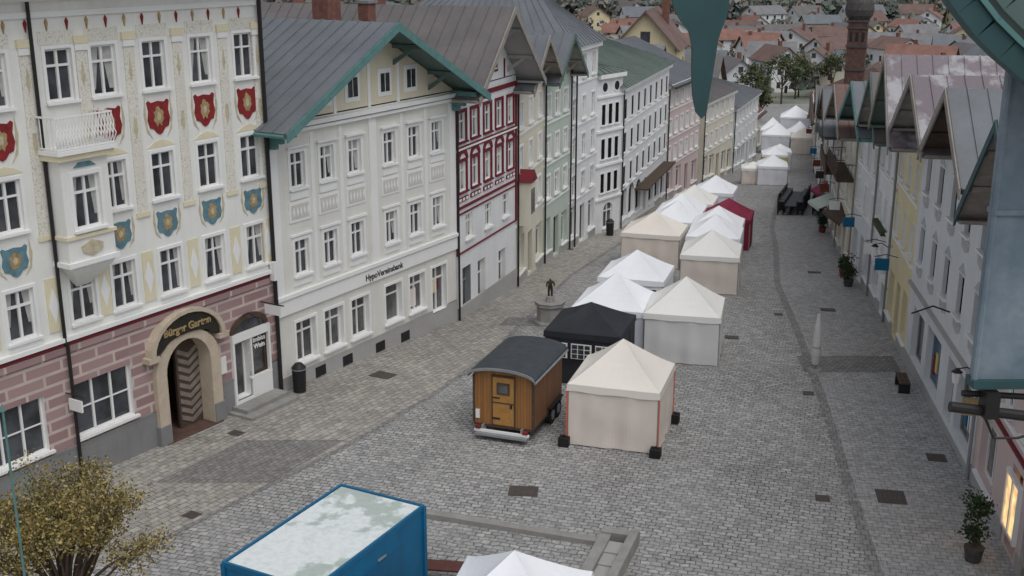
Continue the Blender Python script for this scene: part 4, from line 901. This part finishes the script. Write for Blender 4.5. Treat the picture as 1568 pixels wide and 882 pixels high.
PK=[LEAFG,LEAFD,mk('olive_leaf',S(98,98,66),.8,.3,5)]
for x,y,h in ((40,188,6),(44,213,8),(51,222,9),(38,222,8),(56,232,9),(33,205,8),(62,228,10),(37,195,6)): tree('park_tree',x,y,gz(y),h,h*.36,PK,900,.3,16,.2)
BR=[mk('hazy_bare_tree_brown',S(124,118,110),.95,.15,.1),mk('hazy_bare_tree_grey',S(134,130,122),.95,.15,.1),mk('hazy_green',S(106,114,106),.95,.15,.1),mk('hazy_dark_green',S(96,104,100),.95,.15,.1)]  # distance haze painted into the far tree colours: paler and greyer
b=MB('distant_trees',Matrix(),Vector((120,350,-14)))
def clump(b,x,y,z,r,h,m,n=26,f=.38,tk=True):
    for k in range(n):
        a=random.uniform(0,6.28); q=random.random(); rr=r*math.sqrt(random.random())*(1-.4*q); p=Vector((x+math.cos(a)*rr,y+math.sin(a)*rr,z+h*(.15+.8*q)))
        u=Vector((random.gauss(0,1),random.gauss(0,1),random.gauss(0,1))).normalized()*r*f; v=u.orthogonal().normalized()*r*f*.8
        b.add('crowns',m,[p-u,p+v,p+u,p-v],[(0,1,2,3)])
    if tk: b.cyl('trunks',DARKW,(x,y,z-1),(x,y,z+h*.7),r*.08,r*.04,4,False)
for k in range(650):
    y=random.uniform(232,440); x=y*random.uniform(-.05,.62)
    if any((a-x)**2+(c-y)**2<50 for a,c,q in placed): continue
    clump(b,x,y,gz(y),random.uniform(1.8,3.2),random.uniform(4,8),random.choice(BR))
b.finish(True)
b=MB('hillside_forest',Matrix(),Vector((200,650,10)))
for k in range(6500):
    y=445+random.random()**1.5*300; x=random.uniform(-.2,.7)*y
    if any((a-x)**2+(c-y)**2<70 for a,c,q in placed if c>430): continue
    clump(b,x,y,gz(y)+hz(x,y),random.uniform(2.6,4.4),random.uniform(6,11),random.choice(BR),16,.45,False)
b.finish(True)
# ------------------------------------------------------------------ camera-side building details
X_=lambda x:.474+(x-1070)*.00166
Z_=lambda y:15.87-y*.001625
b=MB('carved_eave_ornament',Matrix.Translation((0,3.0,0)),Vector((.47,3,16)))
o=[(1015,-260),(1018,-60),(1026,-10),(1030,12),(1042,32),(1054,46),(1060,70),(1061,110),(1064,145),(1070,172),(1078,181),(1085,174),(1088,148),(1093,105),(1098,60),(1102,44),(1110,22),(1113,-10),(1120,-60),(1123,-260)]
b.prism('board',TEALD,[(X_(x),Z_(y)) for x,y in o],0,.03)
b.finish(True)
b=MB('timber_eave_bracket',Matrix.Translation((0,3.0,0)),Vector((1.2,3,16)))
def band(pts,w,mat,n0,n1):
    for (x0,y0),(x1,y1) in zip(pts,pts[1:]):
        dx,dy=x1-x0,y1-y0; q=math.hypot(dx,dy); ax,ay=-dy/q*w,dx/q*w
        b.prism('brace',mat,[(X_(x0),Z_(y0)),(X_(x1),Z_(y1)),(X_(x1-ax),Z_(y1-ay)),(X_(x0-ax),Z_(y0-ay))],n0,n1)
cur=[(1382,-50),(1424,-4),(1450,28),(1482,64),(1520,98),(1560,130),(1620,172),(1700,220)]
cur=[(x+8,y-10) for x,y in cur]
band(cur,34,TEALD,0,.06); band([(x+26,y-24) for x,y in cur],8,TEAL,-.01,.07); band([(x+44,y-40) for x,y in cur],60,TEALM,.03,.2)
b.finish(True)
b=MB('zinc_wall_cladding',Matrix(),Vector((1.5,3.3,15)))
b.box('sheet',ZINC,1.352,1.75,3.2,3.235,14.78,16.4); b.cyl('edge_roll',ZINC,(1.352,3.2,14.78),(1.352,3.2,16.4),.01,.01,8)
b.box('fold',ZINC,1.35,1.75,3.19,3.24,15.28,15.292); b.box('lower_flashing',TEALD,1.345,1.8,3.18,3.24,14.765,14.785)
b.finish(True)
b=MB('camera_mount_bracket',Matrix(),Vector((1.5,3.2,14.7)))
b.cyl('pipe',DARKP,(1.29,3.2,14.70),(1.9,3.2,14.62),.016,.016,10); b.cyl('pipe',DARKP,(1.33,3.22,14.735),(1.9,3.22,14.70),.01,.01,8); b.box('clamp',DARKP,1.385,1.42,3.17,3.22,14.675,14.75); b.tube('cable',DARKP,[(1.4,3.2,14.66),(1.43,3.2,14.6),(1.5,3.2,14.6),(1.6,3.2,14.63)],.004,6)
b.finish(True)
b=MB('green_mast',Matrix.Translation((-9.95,21.2,gz(21)))); b.cyl('pole',TEAL,(0,0,0),(0,0,7.2),.03,.025,8); b.cyl('finial',TEAL,(0,0,7.2),(0,0,7.35),.05,.01,8); b.tube('rope',TEAL,[(.03,0,5.2),(.3,0,5.6),(.25,0,5.9),(.04,0,5.7)],.012,5); b.finish(True)
# ------------------------------------------------------------------ world, sun, camera
w=bpy.data.worlds.new('World'); scene.world=w; w.use_nodes=True; nt=w.node_tree; bg=nt.nodes['Background']
sky=nn(nt,'ShaderNodeTexSky',sky_type='NISHITA'); sky.sun_disc=False; sky.sun_elevation=R(62); sky.sun_rotation=R(150); sky.dust_density=3; sky.air_density=1
hs=nn(nt,'ShaderNodeHueSaturation'); hs.inputs['Saturation'].default_value=.3; nt.links.new(sky.outputs[0],hs.inputs['Color']); nt.links.new(hs.outputs[0],bg.inputs[0]); bg.inputs[1].default_value=.13
sd=bpy.data.lights.new('sun','SUN'); sd.energy=.8; sd.angle=R(60); sd.color=(1,.99,.97); so=bpy.data.objects.new('sun',sd); COL.objects.link(so)
az=R(150); el=R(62); dv=Vector((math.sin(az)*math.cos(el),math.cos(az)*math.cos(el),math.sin(el))); so.rotation_euler=dv.to_track_quat('Z','Y').to_euler(); so.location=(0,0,60)
cam=bpy.data.cameras.new('camera'); cam.sensor_width=36; cam.lens=36*1786/1568; cam.clip_end=6000; cam.clip_start=.1
co=bpy.data.objects.new('camera',cam); COL.objects.link(co); co.location=(0,0,16); co.rotation_euler=(R(90-16.3),0,0); scene.camera=co
scene.view_settings.view_transform='Standard'; scene.view_settings.look='None'; scene.view_settings.exposure=0
print('houses',len(placed))
